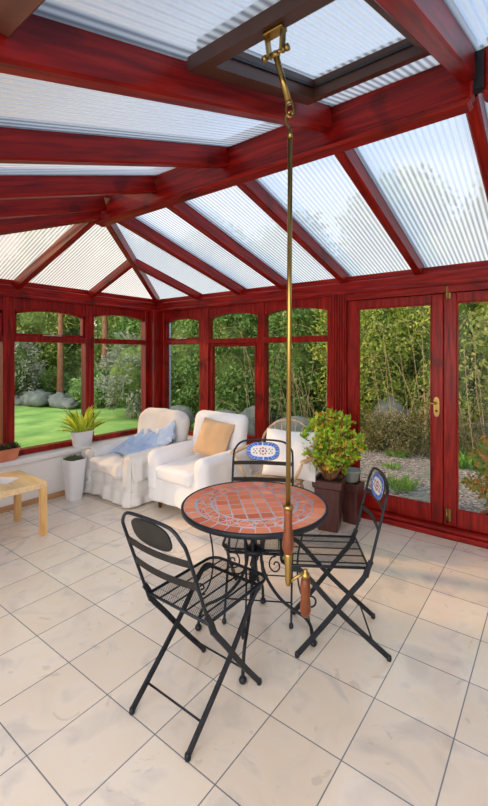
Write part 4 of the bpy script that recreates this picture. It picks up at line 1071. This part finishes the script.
# ------------------------------------------------------------------ folding bistro chairs
def oval(a, b, n=48, p=2.8):
    return [(a*math.copysign(abs(math.cos(2*PI*k/n))**(2/p), math.cos(2*PI*k/n)), b*math.copysign(abs(math.sin(2*PI*k/n))**(2/p), math.sin(2*PI*k/n))) for k in range(n)]
def bistro_chair(base, rz, label, hw=.185, ztop=.885, mosaic=True, rake=.37):
    """local front +y, origin between the feet"""
    root = tag(empty('folding_bistro_chair', (base[0], base[1], 0), rz), label, 'chair', 'bistro chairs round the mosaic table')
    def lean(z): return -.12-rake*(z-.44)     # y of the back plane at height z
    zs_ = .46
    # back hoop tube
    pts = [(-hw, lean(.42), .42), (-hw, lean(.60), .60), (-hw, lean(ztop-.10), ztop-.10), (-hw+.012, lean(ztop-.05), ztop-.055), (-hw+.045, lean(ztop-.02), ztop-.018), (-hw*.5, lean(ztop), ztop-.004), (0, lean(ztop)-.004, ztop)]
    pts = pts+[(-p[0], p[1], p[2]) for p in pts[:-1][::-1]]
    m = MB(); m.tube(spline(pts, 5), .0072, 9); bk = m.build('back_hoop', BLACK, root)
    for dz in (.148, .248):
        z = ztop-dz; m = MB(); m.tube([(x, lean(z)-.022*(1-(x/hw)**2), z) for x in [hw*(-1+2*i/14) for i in range(15)]], .01, sq=(.0025, .0125), up=(0, 0, 1)); m.build('back_slat', PLATE, root)
    # medallion between top rail and upper slat
    zc = ztop-.072; a_, b_2 = .112, .063; slope = math.atan(rake)
    Mm = Matrix.Translation((0, lean(zc)-.004, zc)) @ Matrix.Rotation(slope, 4, 'X') @ Matrix.Rotation(PI/2, 4, 'X')   # local x->x, y->up, z-> -y(back)
    m = MB(Mm); m.prism([(x, y, -.003) for x, y in oval(a_, b_2)], (0, 0, .006)); md = m.build('medallion', PLATE, root)
    if mosaic:
        m = MB(Mm)
        F_ = -.0035; D_ = -.0016
        def pc(pts, mi, e=0): m.cur = mi; m.prism([(x, y, F_-e) for x, y in pts][::-1], (0, 0, D_))
        pc(oval(a_-.004, b_2-.004), 0)
        K = 24; oo = oval(a_-.005, b_2-.005, K*10); ii = oval(a_-.027, b_2-.024, K*10)
        for k in range(K):
            j0, j1 = k*10, k*10+9
            pc([oo[j0], oo[j0+5], oo[j1], ii[j1], ii[j0]], 1 if k % 3 else 2, .0017)
        for k in range(8):
            t = 2*PI*k/8; c_ = (.021*math.cos(t)*1.1, .021*math.sin(t)); pc([(c_[0]+.0075*math.cos(t+q*PI/2+PI/4*(k % 2)), c_[1]+.0075*math.sin(t+q*PI/2+PI/4*(k % 2))) for q in range(4)], 3, .0017)
        pc([(.008*math.cos(q*PI/3), .008*math.sin(q*PI/3)) for q in range(6)], 1, .0017)
        for sx in (-1, 1):
            for x_, y_ in ((.042, .014), (.042, -.014), (.062, .012), (.062, -.012), (.052, 0)): pc([(sx*x_+.0055*math.cos(q*PI/2), y_+.0055*math.sin(q*PI/2)) for q in range(4)], 4, .0017)
        m.build('mosaic', [M_WHITE, M_BLUE, M_LBLUE, M_RED, M_DGREY], md)
    # outer pair of legs: flat bars from the hoop down to the front feet
    for sx in (-1, 1):
        m = MB(); m.tube(spline([(sx*hw, lean(.50), .50), (sx*hw, -.115, .455), (sx*hw, -.095, .41), (sx*hw*.985, -.03, .33), (sx*(hw-.008), .09, .175), (sx*(hw-.012), .222, .018)], 4), .01, sq=(.0115, .006), up=(1, 0, 0))
        m.lathe([(0, 0), (.011, .001), (.013, .01), (.011, .024), (.006, .028)], c=(sx*(hw-.012), .226, 0), n=12); m.build('leg', BLACK, root)
        m = MB(); m.tube(spline([(sx*(hw-.045), .268, .425), (sx*(hw-.022), .245, .437), (sx*(hw-.020), .19, .415), (sx*(hw-.020), .02, .235), (sx*(hw-.020), -.222, .018)], 4), .01, sq=(.0115, .006), up=(1, 0, 0))
        m.lathe([(0, 0), (.011, .001), (.013, .01), (.011, .024), (.006, .028)], c=(sx*(hw-.020), -.226, 0), n=12); m.build('leg', BLACK, root)
    m = MB(); m.tube([(-hw+.045, .268, .425), (hw-.045, .268, .425)], .008, 8); m.build('front_bar', BLACK, root)
    m = MB(); m.tube([(-hw+.02, -.148, .085+.0), (hw-.02, -.148, .085)], .0045, 6); m.build('stretcher', BLACK, root)
    m = MB(); m.tube([(-hw+.01, .155, .098), (hw-.01, .155, .098)], .0045, 6); m.build('stretcher', BLACK, root)
    # seat frame with rounded front corners
    a_, y0, y1 = hw-.010, -.125, .305; rc = .055
    fr_ = [(-a_, y0), (a_, y0)]
    for i in range(6): t = i/5*PI/2; fr_.append((a_-rc+rc*math.cos(t), y1-rc+rc*math.sin(t)))
    for i in range(6): t = PI/2+i/5*PI/2; fr_.append((-a_+rc+rc*math.cos(t), y1-rc+rc*math.sin(t)))
    m = MB(); m.tube([(x, y, zs_) for x, y in fr_], .0075, 8, closed=True); sf = m.build('seat_frame', BLACK, root)
    m = MB()
    for i in range(4): x = (i-1.5)*.078; m.tube([(x, y0, zs_-.006), (x, y1, zs_-.006)], .01, sq=(.0028, .0025), up=(0, 0, 1))
    m.build('seat_slats', BLACK, root)
    # expanded-metal mesh
    m = MB(); d_ = .0088; z = zs_+.001; hwid = .0010
    def seg(p, q): 
        dx, dy = q[0]-p[0], q[1]-p[1]; L = math.hypot(dx, dy)
        if L < .004: return
        nx, ny = -dy/L*hwid, dx/L*hwid; m.add([(p[0]+nx, p[1]+ny, z), (p[0]-nx, p[1]-ny, z), (q[0]-nx, q[1]-ny, z), (q[0]+nx, q[1]+ny, z)], [(0, 1, 2, 3)])
    for sg in (-1, 1):
        c_ = -.6
        while c_ < .6:
            # line y = sg*k*x + c
            k_ = .62*sg; pts_ = []
            for x_ in (-a_, a_):
                y_ = k_*x_+c_
                if y0 <= y_ <= y1: pts_.append((x_, y_))
            for y_ in (y0, y1):
                x_ = (y_-c_)/k_
                if -a_ <= x_ <= a_: pts_.append((x_, y_))
            if len(pts_) >= 2:
                p, q = pts_[0], pts_[1]
                # trim the rounded front corners
                def ok(s1): return not (s1[1] > y1-rc and abs(s1[0]) > a_-rc and math.hypot(abs(s1[0])-(a_-rc), s1[1]-(y1-rc)) > rc)
                ts = [i/40 for i in range(41)]; good = [t for t in ts if ok((p[0]+(q[0]-p[0])*t, p[1]+(q[1]-p[1])*t))]
                if good: a0, a1 = min(good), max(good); seg((p[0]+(q[0]-p[0])*a0, p[1]+(q[1]-p[1])*a0), (p[0]+(q[0]-p[0])*a1, p[1]+(q[1]-p[1])*a1))
            c_ += d_
    m.build('seat_mesh', BLACK, root)
    return root
bistro_chair((3.072, -2.45), 0, 'nearest folding iron chair with its plain dark medallion back towards us')
bistro_chair((3.395, -1.70), math.radians(123), 'folding iron chair right of the table seen from its side', rake=.24)
bistro_chair((2.885, -1.70), math.radians(211), 'folding iron chair behind the table with blue rimmed mosaic medallion facing us', hw=.20, ztop=.93)

# ------------------------------------------------------------------ brass winding pole hanging from the roof vent
PX, PY = 3.747, -2.786
root = tag(empty('winding_pole', (PX, PY, 0)), 'long brass winding pole with two wooden grips hanging from roof vent', 'pole')
top = Vector((HK.x-PX, HK.y+.004-PY, HK.z-.066)); jt = Vector((0, 0, 2.205))
m = MB(); m.tube([top, on(top, jt, .9)], .0085, 12); m.tube([on(top, jt, .88), on(top, jt, .93)], .0105, 12); m.build('screw_tube', BRASS, root)
def ringlink(mb, c, w_, h_, ang, r_=.0032):
    mb.tube([(c[0]+w_*math.cos(t)*math.cos(ang), c[1]+w_*math.cos(t)*math.sin(ang), c[2]+h_*math.sin(t)) for t in [2*PI*i/20 for i in range(20)]], r_, 7, closed=True)
m = MB(); q = on(top, jt, .97); ringlink(m, (q.x, q.y, q.z-.008), .010, .022, .65); m.build('eye', BRASS, root)
m = MB(); m.tube(spline([(0, 0, 2.13), (-.004, 0, 2.15), (-.012, 0, 2.165), (-.012, -.002, 2.185), (0, 0, 2.195), (.009, 0, 2.185)], 4), .0038, 8); m.build('hook', BRASS, root)
bot = Vector((-.004, -.005, 1.10))
m = MB(); m.tube([(0, 0, 2.145), (0, 0, 2.12)], [.005, .0075], 12); m.tube([(0, 0, 2.125), bot], .0068, 14); m.build('rod', BRASS, root)
m = MB(); A = Matrix.Translation(bot-Vector((0, 0, .135)))
m.lathe([(.007, .135), (.014, .134), (.0145, .128), (.0125, .124)], ax=A, n=18); tag(m.build('ferrule', BRASS, root), 'brass ferrule')
m = MB(); m.lathe([(.0125, .124), (.0115, .112), (.0105, .095), (.013, .06), (.0165, .03), (.0165, .018), (.013, .004), (.011, 0)], ax=A, n=20); m.build('upper_grip', HANDLE, root)
m = MB(); m.lathe([(.011, .002), (.012, -.004), (.0095, -.03), (.0085, -.075), (.006, -.088), (0, -.09)], ax=A, n=18); m.build('socket', BRASS, root)
e0 = bot+Vector((0, 0, -.215)); rv = Vector((.796, .605, 0)); e1 = e0+rv*.048+Vector((0, 0, .030))
m = MB(); m.tube([e0, e1], [.0042, .0042], 9); m.build('crank_arm', BRASS, root)
A = Matrix.Translation(e1+Vector((0, 0, -.125)))
m = MB(); m.lathe([(0, .133), (.006, .131), (.006, .122), (.0115, .120), (.0115, .112), (.0095, .109)], ax=A, n=18); m.build('pin_cap', BRASS, root)
m = MB(); m.lathe([(.010, .110), (.0135, .095), (.0145, .08), (.0125, .055), (.0145, .035), (.0155, .02), (.012, .006), (.006, 0), (0, -.002)], ax=A, n=20); m.build('lower_grip', HANDLE, root)
